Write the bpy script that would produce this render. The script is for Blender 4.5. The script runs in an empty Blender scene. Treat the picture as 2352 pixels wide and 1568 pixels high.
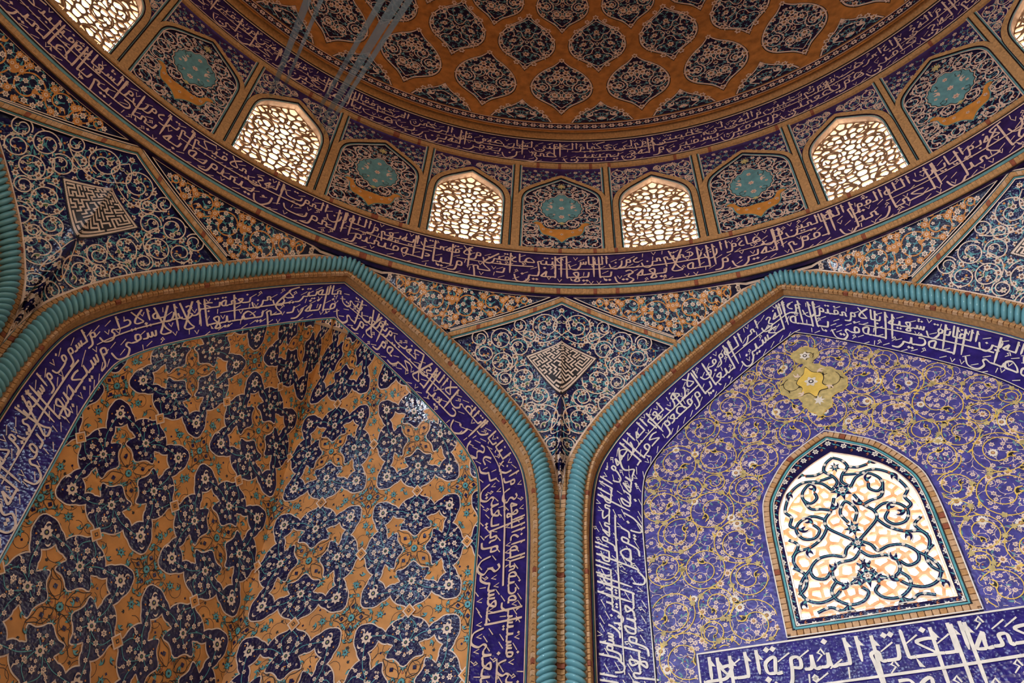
import bpy, math, random
import numpy as np
from mathutils import Matrix, Vector
from mathutils.geometry import tessellate_polygon
D2R = math.pi/180
EYE = 1.6
scene = bpy.context.scene
# ------------------------------------------------------------------ camera, looking up to the dome
def make_camera():
    cx, cy, f, pitch, yaw, roll = -0.5082, -0.2702, 1953.09, 0.811791, -0.031374, 0.055145
    fw = np.array([math.sin(yaw)*math.cos(pitch), math.cos(yaw)*math.cos(pitch), math.sin(pitch)])
    r = np.array([math.cos(yaw), -math.sin(yaw), 0]); u = np.cross(r, fw)
    r2 = r*math.cos(roll)+u*math.sin(roll); u2 = -r*math.sin(roll)+u*math.cos(roll)
    cd = bpy.data.cameras.new('camera'); cam = bpy.data.objects.new('camera', cd); scene.collection.objects.link(cam)
    M = Matrix([[r2[0],u2[0],-fw[0],cx],[r2[1],u2[1],-fw[1],cy],[r2[2],u2[2],-fw[2],EYE],[0,0,0,1]])
    cam.matrix_world = M; cd.sensor_width = 36; cd.lens = f/2352*36; cd.clip_start = .05; cd.clip_end = 200
    scene.camera = cam
make_camera()
# ------------------------------------------------------------------ daylight outside, seen through the windows
w = bpy.data.worlds.new('sky'); scene.world = w; w.use_nodes = True
bg = w.node_tree.nodes['Background']; bg.inputs[0].default_value = (1.0, .95, .87, 1); bg.inputs[1].default_value = 8.0
def area(name, loc, aim, sx, sy, power, col, spread=180):
    l = bpy.data.lights.new(name, 'AREA'); l.shape = 'RECTANGLE'; l.size = sx; l.size_y = sy; l.energy = power; l.color = col; l.spread = math.radians(spread)
    o = bpy.data.objects.new(name, l); scene.collection.objects.link(o); o.location = loc
    o.rotation_euler = (Vector(aim)-Vector(loc)).to_track_quat('-Z', 'Y').to_euler(); return o
# key, highlight and fill lamps added behind and beside the camera
area('window_light_low', (-8.2, -2.0, 3.4), (5.5, 7.5, 6.5), 2.0, 3.2, 520, (.80, .86, 1.0), 84)  # added key light, cone narrowed so the left vault half stays dark
area('window_light_rear', (-0.4, -8.7, 10.7), (0, 8.5, 11.0), .9, 1.3, 75, (1.0, .90, .78))  # small lamp added to put highlights on the rope beads
area('doorway_light', (0.5, -6.8, 1.6), (0.8, 5.0, 14.0), 3.0, 3.0, 205, (1.0, .54, .25), 110)  # warm fill added to tint the drum and dome
for a in (-101.25, -123.75, -146.25, -168.75):      # the drum windows opposite, mirrored in the glaze of the kite panels
    t = a*D2R; area('drum_window_light', (8.7*math.sin(t), 8.7*math.cos(t), 15.0), (0, 0, 11.5), .9, 1.6, 62, (.70, .82, 1.0), 150)
# low sun outside, straight behind the second drum window
_d = Vector(scene.camera.matrix_world.to_3x3() @ Vector(((350-1176)/1953.09, -(920-784)/1953.09, -1))).normalized(); SUN = _d
sl = bpy.data.lights.new('sun', 'SUN'); sl.energy = 9.0; sl.angle = .01; sl.color = (1.0, .93, .84); so = bpy.data.objects.new('sun', sl); scene.collection.objects.link(so); so.rotation_euler = (-_d).to_track_quat('-Z', 'Y').to_euler(); so.location = _d*30
scene.view_settings.view_transform = 'Standard'; scene.view_settings.look = 'None'
scene.view_settings.gamma = 1.0; scene.view_settings.exposure = 0.0; scene.view_settings.use_curve_mapping = False
scene.cycles.max_bounces = 6; scene.cycles.diffuse_bounces = 3; scene.cycles.sample_clamp_indirect = 4.0
# ------------------------------------------------------------------ geometry of the chamber (z measured from the eye, +EYE in the world)
A = 9.22            # inradius of the octagon of eight arches
REC = 0.22          # how far the tiled fields sit behind the arch face
HALF = [(3.60,3.0),(3.60,6.5),(3.585,7.1),(3.565,7.4),(3.545,7.6),(3.51,7.8),(3.455,8.03),(3.365,8.24),(3.25,8.42),
        (3.105,8.62),(2.94,8.81),(2.76,8.99),(2.56,9.17),(2.335,9.36),(2.11,9.54),(1.68,9.87),(1.06,10.31),(.54,10.64),(0,10.95)]
def catmull(P, n=12, closed=False):
    P = np.asarray(P, float); N = len(P); out = []
    rng = range(N) if closed else range(N-1)
    for i in rng:
        if closed: p0,p1,p2,p3 = P[(i-1)%N],P[i],P[(i+1)%N],P[(i+2)%N]
        else: p0,p1,p2,p3 = P[max(i-1,0)],P[i],P[i+1],P[min(i+2,N-1)]
        for t in np.arange(n)/n:
            out.append(.5*((2*p1)+(-p0+p2)*t+(2*p0-5*p1+4*p2-p3)*t*t+(-p0+3*p1-3*p2+p3)*t**3))
    if not closed: out.append(P[-1])
    return np.array(out)
def resample(P, n):
    P = np.asarray(P, float); L = np.r_[0, np.cumsum(np.linalg.norm(np.diff(P, axis=0), axis=1))]
    q = np.linspace(0, L[-1], n)
    return np.stack([np.interp(q, L, P[:,k]) for k in range(P.shape[1])], 1)
def length(P): return np.linalg.norm(np.diff(np.asarray(P), axis=0), axis=1).sum()
_h = resample(catmull(HALF, 8), 260)
for _ in range(6): _h[1:-1] = (_h[:-2]+2*_h[1:-1]+_h[2:])/4
NQ = 161
def offset_half(d, xmax=3.819):
    """half arch, right side, bottom to apex, moved inward by d (outward when negative), cut at the axis"""
    P = _h.copy(); t = np.gradient(P, axis=0); t /= np.linalg.norm(t, axis=1)[:,None]
    n = np.stack([-t[:,1], t[:,0]], 1)          # path climbs and turns left: left normal points inward
    Q = P + n*d
    if d < 0: Q = np.vstack([Q, Q[-1]+t[-1]*(-d)*2.5])
    k = np.argmax(Q[:,0] <= 0) if (Q[:,0] <= 0).any() else len(Q)-1
    if Q[k,0] < 0 and k > 0:
        f = Q[k-1,0]/(Q[k-1,0]-Q[k,0]); Q = np.vstack([Q[:k], Q[k-1]+(Q[k]-Q[k-1])*f])
    Q[:,0] = np.minimum(np.maximum(Q[:,0], 0), xmax)
    return resample(Q, NQ)
_D = np.array([-.34,-.30,-.262,-.242,-.235,-.225,-.14,0,.14,.17,.3,.45,.6,.75,.93,1.0])
_TAB = np.array([offset_half(d) for d in _D])
def arch_xz(q, d):
    """q in [-1,1]: -1 right foot, 0 apex, +1 left foot (reading direction); d offset inward. Returns x (right +), z"""
    q = np.asarray(q, float); d = np.asarray(d, float)+0*q; f = (1-np.abs(q))*(NQ-1)
    i = np.clip(np.floor(f).astype(int), 0, NQ-2); ft = f-i
    j = np.clip(np.searchsorted(_D, d)-1, 0, len(_D)-2); fd = (d-_D[j])/(_D[j+1]-_D[j])
    P = lambda a_, b_: _TAB[a_, b_]
    R = ((P(j,i).T*(1-ft)+P(j,i+1).T*ft)*(1-fd) + (P(j+1,i).T*(1-ft)+P(j+1,i+1).T*ft)*fd).T
    return R[...,0]*np.where(q > 0, -1, 1), R[...,1]
HALFLEN = length(_TAB[7])
def face_axes(deg):
    th = math.radians(deg); return np.array([math.sin(th), math.cos(th), 0.]), np.array([math.cos(th), -math.sin(th), 0.])
def on_face(deg, x, z, r):
    n, t = face_axes(deg); x = np.asarray(x, float); z = np.asarray(z, float)+0*x; r = np.asarray(r, float)+0*x
    return np.stack([n[0]*r+t[0]*x, n[1]*r+t[1]*x, z], -1)
def cyl(R, th, z):
    th = np.asarray(th, float); return np.stack([R*np.sin(th), R*np.cos(th), z+0*th], -1)
ZR = 10.96; RR = 9.06
_oe = _TAB[2]; _oo = np.argsort(_oe[:,0])
def pend(X, Z, h):
    """pendentive between two arches: X along the wall from the octagon's vertex, Z height"""
    X = np.asarray(X, float); Z = np.asarray(Z, float)+0*X; h = np.asarray(h, float)+0*X
    th = X/9.3; phi = np.abs(math.radians(22.5)-np.abs(th)); xf = A*np.tan(phi)
    ze = np.minimum(np.interp(xf, _oe[_oo,0], _oe[_oo,1]), 10.93); ze = np.where(xf > 3.81, 7.43, ze)
    t = np.clip((Z-ze)/(ZR+.03-ze), 0, 1.05); r = A/np.cos(phi)*(1-t)+RR*t-h
    return np.stack([r*np.sin(th), r*np.cos(th), Z-h*.25], -1)
def arch_in_pend(d):
    """outline of the right arch (left half) in pendentive coordinates X,Z, foot to apex"""
    P = offset_half(d) if d not in list(_D) else _TAB[list(_D).index(d)]
    th = math.radians(22.5)-np.arctan(P[:,0]/A)
    return np.stack([th*9.3, P[:,1]], 1)
# squinch: each half is a ruled surface between the inner edge of the arch and the receding corner line
_K = catmull([(11.75,3.0),(11.3,4.5),(11.08,5.5),(10.98,6.1),(10.87,6.9),(10.78,7.6),(10.76,8.2),(10.72,8.8),(10.6,9.2),(10.35,9.47),(10.0,9.62),(A+REC,9.66)], 10)
_E = arch_xz(np.linspace(-1,0,120), .93); _E = np.stack(_E, 1); _E = _E[_E[:,1] > 2.9]
NS = 100
def _rs(P): return resample(P, NS)
_Ke = _rs(_K); _Ee = _rs(_E)
_E3 = np.stack([_Ee[:,0], _Ee[:,1], np.full(NS, A+REC)], 1); _K3 = np.stack([0*_Ke[:,0], _Ke[:,1], _Ke[:,0]], 1)
_E3[-1,0] = .02
SQ_U = np.linalg.norm(_E3-_K3, axis=1)
SQ_V = np.r_[0, np.cumsum((np.linalg.norm(np.diff(_E3, axis=0), axis=1)+np.linalg.norm(np.diff(_K3, axis=0), axis=1))/2)]
def squinch(sgn, u, v, h):
    u = np.asarray(u, float); v = np.asarray(v, float)+0*u; h = np.asarray(h, float)+0*u
    f = np.interp(v, SQ_V, np.arange(NS)); i = np.clip(np.floor(f).astype(int), 0, NS-2); w = (f-i)[...,None]
    E = _E3[i]*(1-w)+_E3[i+1]*w; K = _K3[i]*(1-w)+_K3[i+1]*w
    L = np.linalg.norm(E-K, axis=-1); t = (u/np.maximum(L, .05))[...,None]
    P = K+(E-K)*t; P[...,0] *= sgn
    return on_face(-22.5, P[...,0]-sgn*h*.45, P[...,1]-h*.1, P[...,2]-h*.88)
# ------------------------------------------------------------------ materials
MATS = {}
def mat(name, col, rough=.3, var=.12, bump=.12, scale=9, spec=.5, transl=0, crackle=0):
    m = bpy.data.materials.new(name); m.use_nodes = True; nt = m.node_tree; N = nt.nodes; L = nt.links
    b = N['Principled BSDF']; b.inputs['Roughness'].default_value = rough; b.inputs['Specular IOR Level'].default_value = spec
    tc = N.new('ShaderNodeTexCoord'); nz = N.new('ShaderNodeTexNoise'); nz.inputs['Scale'].default_value = scale; nz.inputs['Detail'].default_value = 5
    L.new(tc.outputs['Object'], nz.inputs['Vector'])
    mr = N.new('ShaderNodeMapRange'); mr.inputs[1].default_value = .3; mr.inputs[2].default_value = .7; mr.inputs[3].default_value = 1-var; mr.inputs[4].default_value = 1+var
    L.new(nz.outputs[0], mr.inputs[0])
    v = N.new('ShaderNodeVectorMath'); v.operation = 'SCALE'; v.inputs[0].default_value = col; L.new(mr.outputs[0], v.inputs['Scale'])
    L.new(v.outputs[0], b.inputs['Base Color'])
    if bump:
        n2 = N.new('ShaderNodeTexNoise'); n2.inputs['Scale'].default_value = 5.5; n2.inputs['Detail'].default_value = 2; L.new(tc.outputs['Object'], n2.inputs['Vector'])
        bp = N.new('ShaderNodeBump'); bp.inputs['Strength'].default_value = bump; bp.inputs['Distance'].default_value = .05
        L.new(n2.outputs[0], bp.inputs['Height'])
        if crackle:      # joints of the cut tile pieces, each set at a slightly different tilt
            vo = N.new('ShaderNodeTexVoronoi'); vo.inputs['Scale'].default_value = crackle; L.new(tc.outputs['Object'], vo.inputs['Vector'])
            b2 = N.new('ShaderNodeBump'); b2.inputs['Strength'].default_value = .16; b2.inputs['Distance'].default_value = .02
            sx = N.new('ShaderNodeSeparateColor'); L.new(vo.outputs['Color'], sx.inputs[0])
            L.new(vo.outputs['Distance'], b2.inputs['Height']); L.new(bp.outputs[0], b2.inputs['Normal']); L.new(b2.outputs[0], b.inputs['Normal'])
        else: L.new(bp.outputs[0], b.inputs['Normal'])
    if transl:
        t = N.new('ShaderNodeBsdfTranslucent'); L.new(v.outputs[0], t.inputs[0]); mx = N.new('ShaderNodeMixShader'); mx.inputs[0].default_value = transl
        L.new(b.outputs[0], mx.inputs[1]); L.new(t.outputs[0], mx.inputs[2]); L.new(mx.outputs[0], N['Material Output'].inputs[0])
    MATS[name] = m
mat('cream', (.80,.62,.47), .3); mat('cream_upper', (.76,.52,.38), .35); mat('navy', (.013,.011,.058), .14, .35, .22, crackle=22)  # upper cream: same tile, with the warmer, dimmer light up there in its colour
mat('navy_dark', (.010,.010,.036), .22, .3, .15, crackle=22); mat('violet_blue', (.030,.020,.165), .14, .3, .15, crackle=20); mat('drum_blue', (.030,.016,.085), .25, .25, .1)
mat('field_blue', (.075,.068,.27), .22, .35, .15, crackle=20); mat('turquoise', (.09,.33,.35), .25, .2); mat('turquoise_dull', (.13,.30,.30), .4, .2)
mat('rope_glaze', (.16,.40,.44), .12, .14, .03, 3); mat('orange', (.60,.24,.045), .35, .2); mat('ochre', (.60,.265,.065), .5, .22, .1, 4)
mat('yellow', (.78,.54,.11), .3, .15); mat('straw', (.52,.41,.16), .4, .3, .1, 14); mat('dark_line', (.018,.014,.014), .4); mat('green', (.10,.16,.05), .4)
mat('brick', (.50,.27,.105), .75, .25, .4, 25, .25); mat('brick_pale', (.58,.36,.19), .75, .2, .4, 25, .25); mat('brick_red', (.30,.09,.045), .75, .2, .4, 25, .25)
mat('mortar', (.42,.27,.15), .9, .2, .3, 40, .1); mat('dome_brick', (.42,.155,.032), .6, .3, .25, 6, .3); mat('stucco', (.62,.42,.27), .7, .15, .2, 20, .3)
mat('stone_grille', (.26,.15,.08), .7, .2, .2, 15, .3); mat('alabaster', (.80,.60,.44), .6, .15, .1, 12, .3, .30)  # last one is stucco with translucency added to make it look lit
mat('peach_stone', (.78,.50,.32), .6, .15, .1, 12, .3, .10); mat('plaster', (.38,.25,.15), .9, .2, .2, 2, .1); mat('floor_stone', (.42,.34,.26), .6, .2, .1, 2, .3); mat('rust', (.38,.12,.05), .4); mat('pale', (.80,.74,.62), .3)  # first one is slightly translucent, added to brighten the window grille
# ------------------------------------------------------------------ object helpers
COL = scene.collection
def tag(o, label=None, cat=None, group=None, kind=None):
    if label: o['label'] = label
    if cat: o['category'] = cat
    if group: o['group'] = group
    if kind: o['kind'] = kind
    return o
def empty(name, loc=(0,0,0)):
    o = bpy.data.objects.new(name, None); COL.objects.link(o); o.empty_display_size = .2; o.location = loc; return o
def mesh_data(name, V, T, mi, mats, smooth=False):
    me = bpy.data.meshes.new(name); V = np.asarray(V, np.float32); T = np.asarray(T, np.int32); n = len(T)
    me.vertices.add(len(V)); me.vertices.foreach_set('co', V.ravel()); me.loops.add(3*n); me.loops.foreach_set('vertex_index', T.ravel())
    me.polygons.add(n); me.polygons.foreach_set('loop_start', np.arange(0, 3*n, 3, dtype=np.int32)); me.polygons.foreach_set('loop_total', np.full(n, 3, np.int32))
    me.polygons.foreach_set('material_index', np.asarray(mi, np.int32)); me.polygons.foreach_set('use_smooth', np.full(n, bool(smooth)))
    for m in mats: me.materials.append(MATS[m])
    me.update(calc_edges=True); return me
def put(name, me, parent=None, loc=(0,0,0)):
    o = bpy.data.objects.new(name, me); COL.objects.link(o); o.parent = parent; o.location = loc; return o
def quads(Q): Q = np.asarray(Q); return np.vstack([Q[:,[0,1,2]], Q[:,[0,2,3]]])
def copy_tree(o, parent=None, rot=None, label=None):
    c = o.copy(); COL.objects.link(c); c.parent = parent
    if rot is not None:
        c.location = Matrix.Rotation(-rot, 4, 'Z') @ o.location; c.rotation_euler.z = o.rotation_euler.z-rot
    if label: c['label'] = label
    for ch in list(o.children): copy_tree(ch, c)
    return c
class Geo:
    """collects 3-D triangles by material and links them as one mesh"""
    def __init__(s): s.V = []; s.T = []; s.M = []; s.n = 0; s.mats = []
    def add(s, m, V, T):
        if m not in s.mats: s.mats.append(m)
        V = np.asarray(V, float).reshape(-1,3); T = np.asarray(T).reshape(-1,3)
        s.V.append(V); s.T.append(T+s.n); s.M.append(np.full(len(T), s.mats.index(m))); s.n += len(V)
    def grid(s, m, P, flip=False):
        P = np.asarray(P); a, b = P.shape[:2]; i = np.arange(a*b).reshape(a, b)
        Q = np.stack([i[:-1,:-1], i[1:,:-1], i[1:,1:], i[:-1,1:]], -1).reshape(-1,4)
        if flip: Q = Q[:,::-1]
        s.add(m, P.reshape(-1,3), quads(Q))
    def build(s, name, parent=None, smooth=False, raise_=True):
        V = np.vstack(s.V).copy()
        if raise_: V[:,2] += EYE
        if parent is not None and raise_:
            q = parent
            while q is not None: V -= np.array(q.location); q = q.parent
        return put(name, mesh_data(name, V, np.vstack(s.T), np.concatenate(s.M), s.mats, smooth), parent)
def tri(P):
    P = np.asarray(P, float); t = tessellate_polygon([[Vector((a, b, 0)) for a, b in P]]); return P, np.array([x for x in t])
def inside(P, X, Y):
    c = np.zeros(np.shape(X), bool); j = len(P)-1
    for i in range(len(P)):
        (xi, yi), (xj, yj) = P[i], P[j]
        if yi != yj: c ^= ((yi > Y) != (yj > Y)) & (X < (xj-xi)*(Y-yi)/(yj-yi)+xi)
        j = i
    return c
def ring(r, n=12, amp=0., lobes=6, ph=0.):
    t = np.arange(n)/n*2*math.pi; R = r*(1+amp*np.cos(lobes*t+ph)); return np.stack([R*np.cos(t), R*np.sin(t)], 1)
def fanT(P):
    P = np.asarray(P); n = len(P); return np.vstack([P, P.mean(0)]), np.stack([np.arange(n), (np.arange(n)+1)%n, np.full(n, n)], 1)
FL8 = fanT(ring(1, 32, .2, 8)); FL6 = fanT(ring(1, 24, .24, 6)); FL5 = fanT(ring(1, 20, .26, 5)); DISC = fanT(ring(1, 10)); DIAM = fanT([(1,0),(0,1),(-1,0),(0,-1)])
LEAF = tri(catmull([(0,0),(.35,.22),(.8,.12),(1.15,-.08),(.75,-.12),(.35,-.14)], 3, True))
COMMA = tri(catmull([(0,.05),(.3,.28),(.68,.34),(1.0,.14),(1.18,-.22),(.92,-.02),(.7,.06),(.62,-.1),(.72,-.42),(.45,-.3),(.3,-.1),(0,-.05)], 3, True))
COMMA_IN = tri(catmull([(.22,.06),(.42,.2),(.7,.2),(.88,.06),(.66,0),(.52,-.12),(.5,-.24),(.38,-.1)], 2, True))
MOON = tri(catmull([(-.9,.15),(-.55,-.5),(0,-.75),(.55,-.5),(.9,.15),(.45,-.12),(0,-.25),(-.45,-.12)], 3, True))
CLOVER = tri(catmull([(1.1,0),(.45,.2),(.75,.7),(.2,.45),(0,1.05),(-.2,.45),(-.75,.7),(-.45,.2),(-1.1,0),(-.45,-.2),(-.55,-.75),(0,-.42),(.55,-.75),(.45,-.2)], 2, True))
BUD = tri([(-.35,-.6),(-.75,.15),(-.35,.1),(0,.8),(.35,.1),(.75,.15),(.35,-.6)])
LOTUS = tri([(-.3,-.5),(-.9,-.25),(-.7,.1),(-1.05,.35),(-.5,.35),(-.45,.75),(-.15,.5),(0,.95),(.15,.5),(.45,.75),(.5,.35),(1.05,.35),(.7,.1),(.9,-.25),(.3,-.5)])
class Pat:
    """flat tile drawing in (x, y); every piece later sits a few millimetres proud of the piece beneath it"""
    def __init__(s): s.d = []
    def add(s, m, h, V, T): s.d.append((m, h, np.asarray(V, float), np.asarray(T, int)))
    def poly(s, m, h, P): s.add(m, h, *tri(P))
    def strip(s, m, h, P, wd, closed=False, res=.08, rise=0.):
        P = np.asarray(P, float)
        if closed: P = np.vstack([P, P[:1]])
        seg = np.linalg.norm(np.diff(P, axis=0), axis=1)
        if res and (seg > res*1.5).any():
            out = [P[:1]]
            for a_, b_, L in zip(P[:-1], P[1:], seg):
                k = max(1, int(math.ceil(L/res))); out.append(a_+(b_-a_)*(np.arange(1, k+1)/k)[:,None])
            P = np.vstack(out)
        n = len(P); wd = np.interp(np.linspace(0,1,n), np.linspace(0,1,len(wd)), wd) if np.ndim(wd) else np.full(n, wd)
        t = np.empty_like(P); t[1:-1] = P[2:]-P[:-2]; t[0] = P[1]-P[0]; t[-1] = P[-1]-P[-2]
        if closed: t[0] = t[-1] = P[1]-P[-2]
        t /= np.linalg.norm(t, axis=1)[:,None]+1e-9; nn = np.stack([-t[:,1], t[:,0]], 1)*(wd/2)[:,None]
        i = np.arange(n-1); s.k = getattr(s, 'k', 0)+1; h = h+(s.k%8)*.00012+np.tile(np.linspace(0, rise, n), 2) if rise else h+(s.k%8)*.00012; s.add(m, h, np.vstack([P+nn, P-nn]), quads(np.stack([i, n+i, n+i+1, i+1], 1)))
    def stamp(s, m, h, tm, xy, sc, rot=0., flip=1):
        V, T = tm; xy = np.atleast_2d(np.asarray(xy, float)); k = len(xy); sc = np.broadcast_to(sc, k); rot = np.broadcast_to(rot, k); flip = np.broadcast_to(flip, k)
        c, sn = np.cos(rot), np.sin(rot); vx = V[None,:,0]; vy = V[None,:,1]*flip[:,None]
        X = (vx*c[:,None]-vy*sn[:,None])*sc[:,None]+xy[:,0,None]; Y = (vx*sn[:,None]+vy*c[:,None])*sc[:,None]+xy[:,1,None]
        TT = (T[None]+(np.arange(k)*len(V))[:,None,None]).reshape(-1,3); s.add(m, h, np.stack([X, Y], -1).reshape(-1,2), TT)
    def mirror(s):
        for m, h, V, T in list(s.d): s.d.append((m, h, V*np.array([-1,1]), T[:,::-1]))
        return s
    def cull(s, poly, keep=True):
        out = []
        for m, h, V, T in s.d:
            c = V[T].mean(1); ok = inside(poly, c[:,0], c[:,1]) == keep
            if ok.any(): out.append((m, h, V, T[ok]))
        s.d = out; return s
    def select(s, f):
        out = []
        for m, h, V, T in s.d:
            ok = f(V)[T].all(1)
            if ok.any(): out.append((m, h, V, T[ok]))
        s.d = out; return s
    def to(s, geo, mp):
        for m, h, V, T in s.d:
            if len(T): geo.add(m, mp(V[:,0], V[:,1], h), T)
        return geo
    def xf(s, f):
        q = Pat(); q.d = [(m, h, f(V), T) for m, h, V, T in s.d]; return q
def dist_to(poly, X, Y, closed=True):
    P = np.asarray(poly, float); Q = np.roll(P, -1, 0) if closed else P[1:]; P = P if closed else P[:-1]
    D = np.full(X.shape, 1e9)
    for (ax, ay), (bx, by) in zip(P, Q):
        dx, dy = bx-ax, by-ay; L = dx*dx+dy*dy+1e-12; t = np.clip(((X-ax)*dx+(Y-ay)*dy)/L, 0, 1); D = np.minimum(D, np.hypot(X-ax-t*dx, Y-ay-t*dy))
    return D
def simplify(P, n): return resample(np.vstack([P, P[:1]]), n+1)[:-1]
def pack(poly, rmax, rmin, seed=0, avoid=(), grid=110, jit=0.):
    """tangent circles filling an outline, largest first"""
    poly = np.asarray(poly); lo, hi = poly.min(0), poly.max(0); st = (hi-lo).max()/grid
    X, Y = np.meshgrid(np.arange(lo[0], hi[0], st), np.arange(lo[1], hi[1], st)); D = dist_to(poly, X, Y); D[~inside(poly, X, Y)] = -1
    for x, y, r in avoid: D = np.minimum(D, np.hypot(X-x, Y-y)-r)
    rs = np.random.RandomState(seed); out = []
    while True:
        m = D.max()
        if m < rmin: break
        r0 = min(m*.98, rmax*(1-jit*rs.rand())); c = np.where(D >= r0, D+rs.rand(*D.shape)*st, 1e9); i = np.unravel_index(c.argmin(), c.shape)
        r = min(D[i], r0*1.02); out.append((X[i], Y[i], r)); D = np.minimum(D, np.hypot(X-X[i], Y-Y[i])-r)
    return out
def scatter(poly, dmin, seed=0, n=4000, avoid=(), inner=0.):
    rs = np.random.RandomState(seed); poly = np.asarray(poly); lo, hi = poly.min(0), poly.max(0); C = lo+(hi-lo)*rs.rand(n, 2); C = C[inside(poly, C[:,0], C[:,1])]
    if inner: C = C[dist_to(poly, C[:,0], C[:,1]) > inner]
    out = []; cell = {}
    for x, y in C:
        k = (int(x//dmin), int(y//dmin)); bad = False
        for a_ in (-1,0,1):
            for b_ in (-1,0,1):
                for (u, v) in cell.get((k[0]+a_, k[1]+b_), ()):
                    if (u-x)**2+(v-y)**2 < dmin*dmin: bad = True
        if not bad: cell.setdefault(k, []).append((x, y)); out.append((x, y))
    return np.array(out).reshape(-1,2)
def scrolls(p, circles, m, h, wd, rs, leaf='cream', core=None, fl='cream', leaf_sc=.5, turns=1.45, wide=1., seg=34):
    """spiralling vine in every circle, each springing from the nearest earlier one"""
    for k, (x, y, r) in enumerate(circles):
        if k: q = min(circles[:k], key=lambda c: math.hypot(c[0]-x, c[1]-y)-c[2]); a0 = math.atan2(q[1]-y, q[0]-x)
        else: a0 = -math.pi/2
        dr = 1 if (k+int(rs.rand()*2)) % 2 else -1
        t = np.linspace(0, 1, seg); ang = a0+dr*2*math.pi*turns*t; R = r*(1-.62*np.clip((t-.45)/.55, 0, 1)**.9)
        p.strip(m, h, np.stack([x+R*np.cos(ang), y+R*np.sin(ang)], 1), wd*wide, res=None)
        e = ang[-1]; ex, ey = x+R[-1]*math.cos(e), y+R[-1]*math.sin(e)
        p.stamp(leaf, h+.002, COMMA, [(ex, ey)], r*leaf_sc, e+dr*math.pi/2, dr)
        if core: p.stamp(core, h+.004, COMMA_IN, [(ex, ey)], r*leaf_sc, e+dr*math.pi/2, dr)
        for f in (.28, .62, .86):
            a1 = a0+dr*2*math.pi*f*1.1; px, py = x+r*math.cos(a1), y+r*math.sin(a1)
            p.stamp(leaf, h+.002, LEAF if f != .62 else COMMA, [(px, py)], r*leaf_sc*(.62 if f != .62 else .75), a1+dr*(math.pi/2-.55), dr)
            if core and f == .62: p.stamp(core, h+.004, COMMA_IN, [(px, py)], r*leaf_sc*.75, a1+dr*(math.pi/2-.55), dr)
def vines(p, circles, m, h, wd, rs, leaf=None, seg=16, lsc=.5):
    for x, y, r in circles:
        a0 = rs.rand()*6.28; dr = 1 if rs.rand() > .5 else -1; t = np.linspace(0, 1, seg); ang = a0+dr*t*5.4
        R = r*(1-.25*t); p.strip(m, h, np.stack([x+R*np.cos(ang), y+R*np.sin(ang)], 1), wd, res=None)
        if leaf:
            a = a0+dr*np.array([.8, 2.2, 3.6, 4.8]); rr = r*(1-.25*(a-a0)*dr/5.4)
            p.stamp(leaf, h+.001, LEAF, np.stack([x+rr*np.cos(a), y+rr*np.sin(a)], 1), r*lsc, a+dr*.9, dr)
def flowers(p, xy, rad, h, m='cream', c='dark_line', tm=None, ccol=None, rs=None):
    if not len(xy): return
    tm = tm or FL6; sc = rad*(.85+.3*(rs.rand(len(xy)) if rs is not None else .5)); rot = rs.rand(len(xy))*6.28 if rs is not None else 0
    p.stamp(m, h, tm, xy, sc, rot); p.stamp(c, h+.002, DISC, xy, sc*.46)
    p.stamp(ccol or m, h+.004, DISC, xy, sc*.26)
# ------------------------------------------------------------------ thuluth lettering: pen strokes per letter, x grows leftwards (reading direction)
H = 1.95
_W = {}
def L_(names, form, adv, *st):
    for c in names: _W[(c, form)] = (adv, st)
BOWL = [(.2,-.35),(.5,-.64),(.88,-.52),(1.03,0)]
L_('بتثنيئ','i',.46,[(0,.44),(.06,.06),(.2,0),(.46,0)]); L_('بتثنيئ','m',.5,[(0,0),(.18,0),(.22,.42)],[(.22,.42),(.28,.03),(.5,0)])
L_('بتث','f',1.45,[(0,0),(.2,0),(.7,-.09),(1.15,-.03),(1.36,.36)]); L_('بتث','s',1.4,[(0,.42),(.06,.03),(.5,-.09),(1.1,-.03),(1.3,.36)])
L_('ن','f',1.1,[(0,0),(.12,0)]+BOWL); L_('ن','s',1.05,[(.05,.35),(.08,-.1)]+BOWL)
L_('يىئ','f',1.25,[(0,0),(.2,.12),(.32,-.02),(.22,-.3),(.5,-.64),(1.0,-.55),(1.2,-.05)]); L_('يىئ','s',1.2,[(.5,.42),(.25,.5),(.1,.28),(.3,.1),(.34,-.1),(.1,-.35),(.45,-.66),(.95,-.52),(1.1,0)])
L_('جحخ','i',.8,[(0,.42),(.3,.52),(.65,.42)],[(.65,.42),(.25,.12),(.15,0),(.4,0),(.8,0)]); L_('جحخ','m',.85,[(0,0),(.25,.02)],[(.08,.45),(.38,.5),(.7,.42),(.3,.1),(.25,0),(.5,0),(.85,0)])
L_('جحخ','fs',.95,[(0,.45),(.32,.5),(.68,.4),(.25,.1),(0,-.35),(.32,-.82),(.88,-.78),(1.02,-.62)])
L_('دذ','s',.52,[(.1,.55),(.38,.25),(.32,0),(0,-.03)]); L_('دذ','f',.55,[(0,0),(.2,.02),(.15,.48)],[(.15,.48),(.42,.12),(.46,0),(.2,-.03)])
L_('رز','s',.58,[(.05,.28),(.14,-.05),(.4,-.42),(.78,-.46)]); L_('رز','f',.62,[(0,0),(.15,0),(.22,-.18),(.48,-.46),(.86,-.46)])
_t = ([(0,.36),(.04,.04),(.17,.04),(.21,.32)],[(.21,.32),(.25,.04),(.4,.04),(.44,.32)])
L_('سش','im',.76,*_t,[(.44,.32),(.5,0),(.76,0)]); L_('سش','fs',1.5,*_t,[(.44,.32),(.5,-.2),(.82,-.64),(1.25,-.5),(1.4,.05)])
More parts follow.
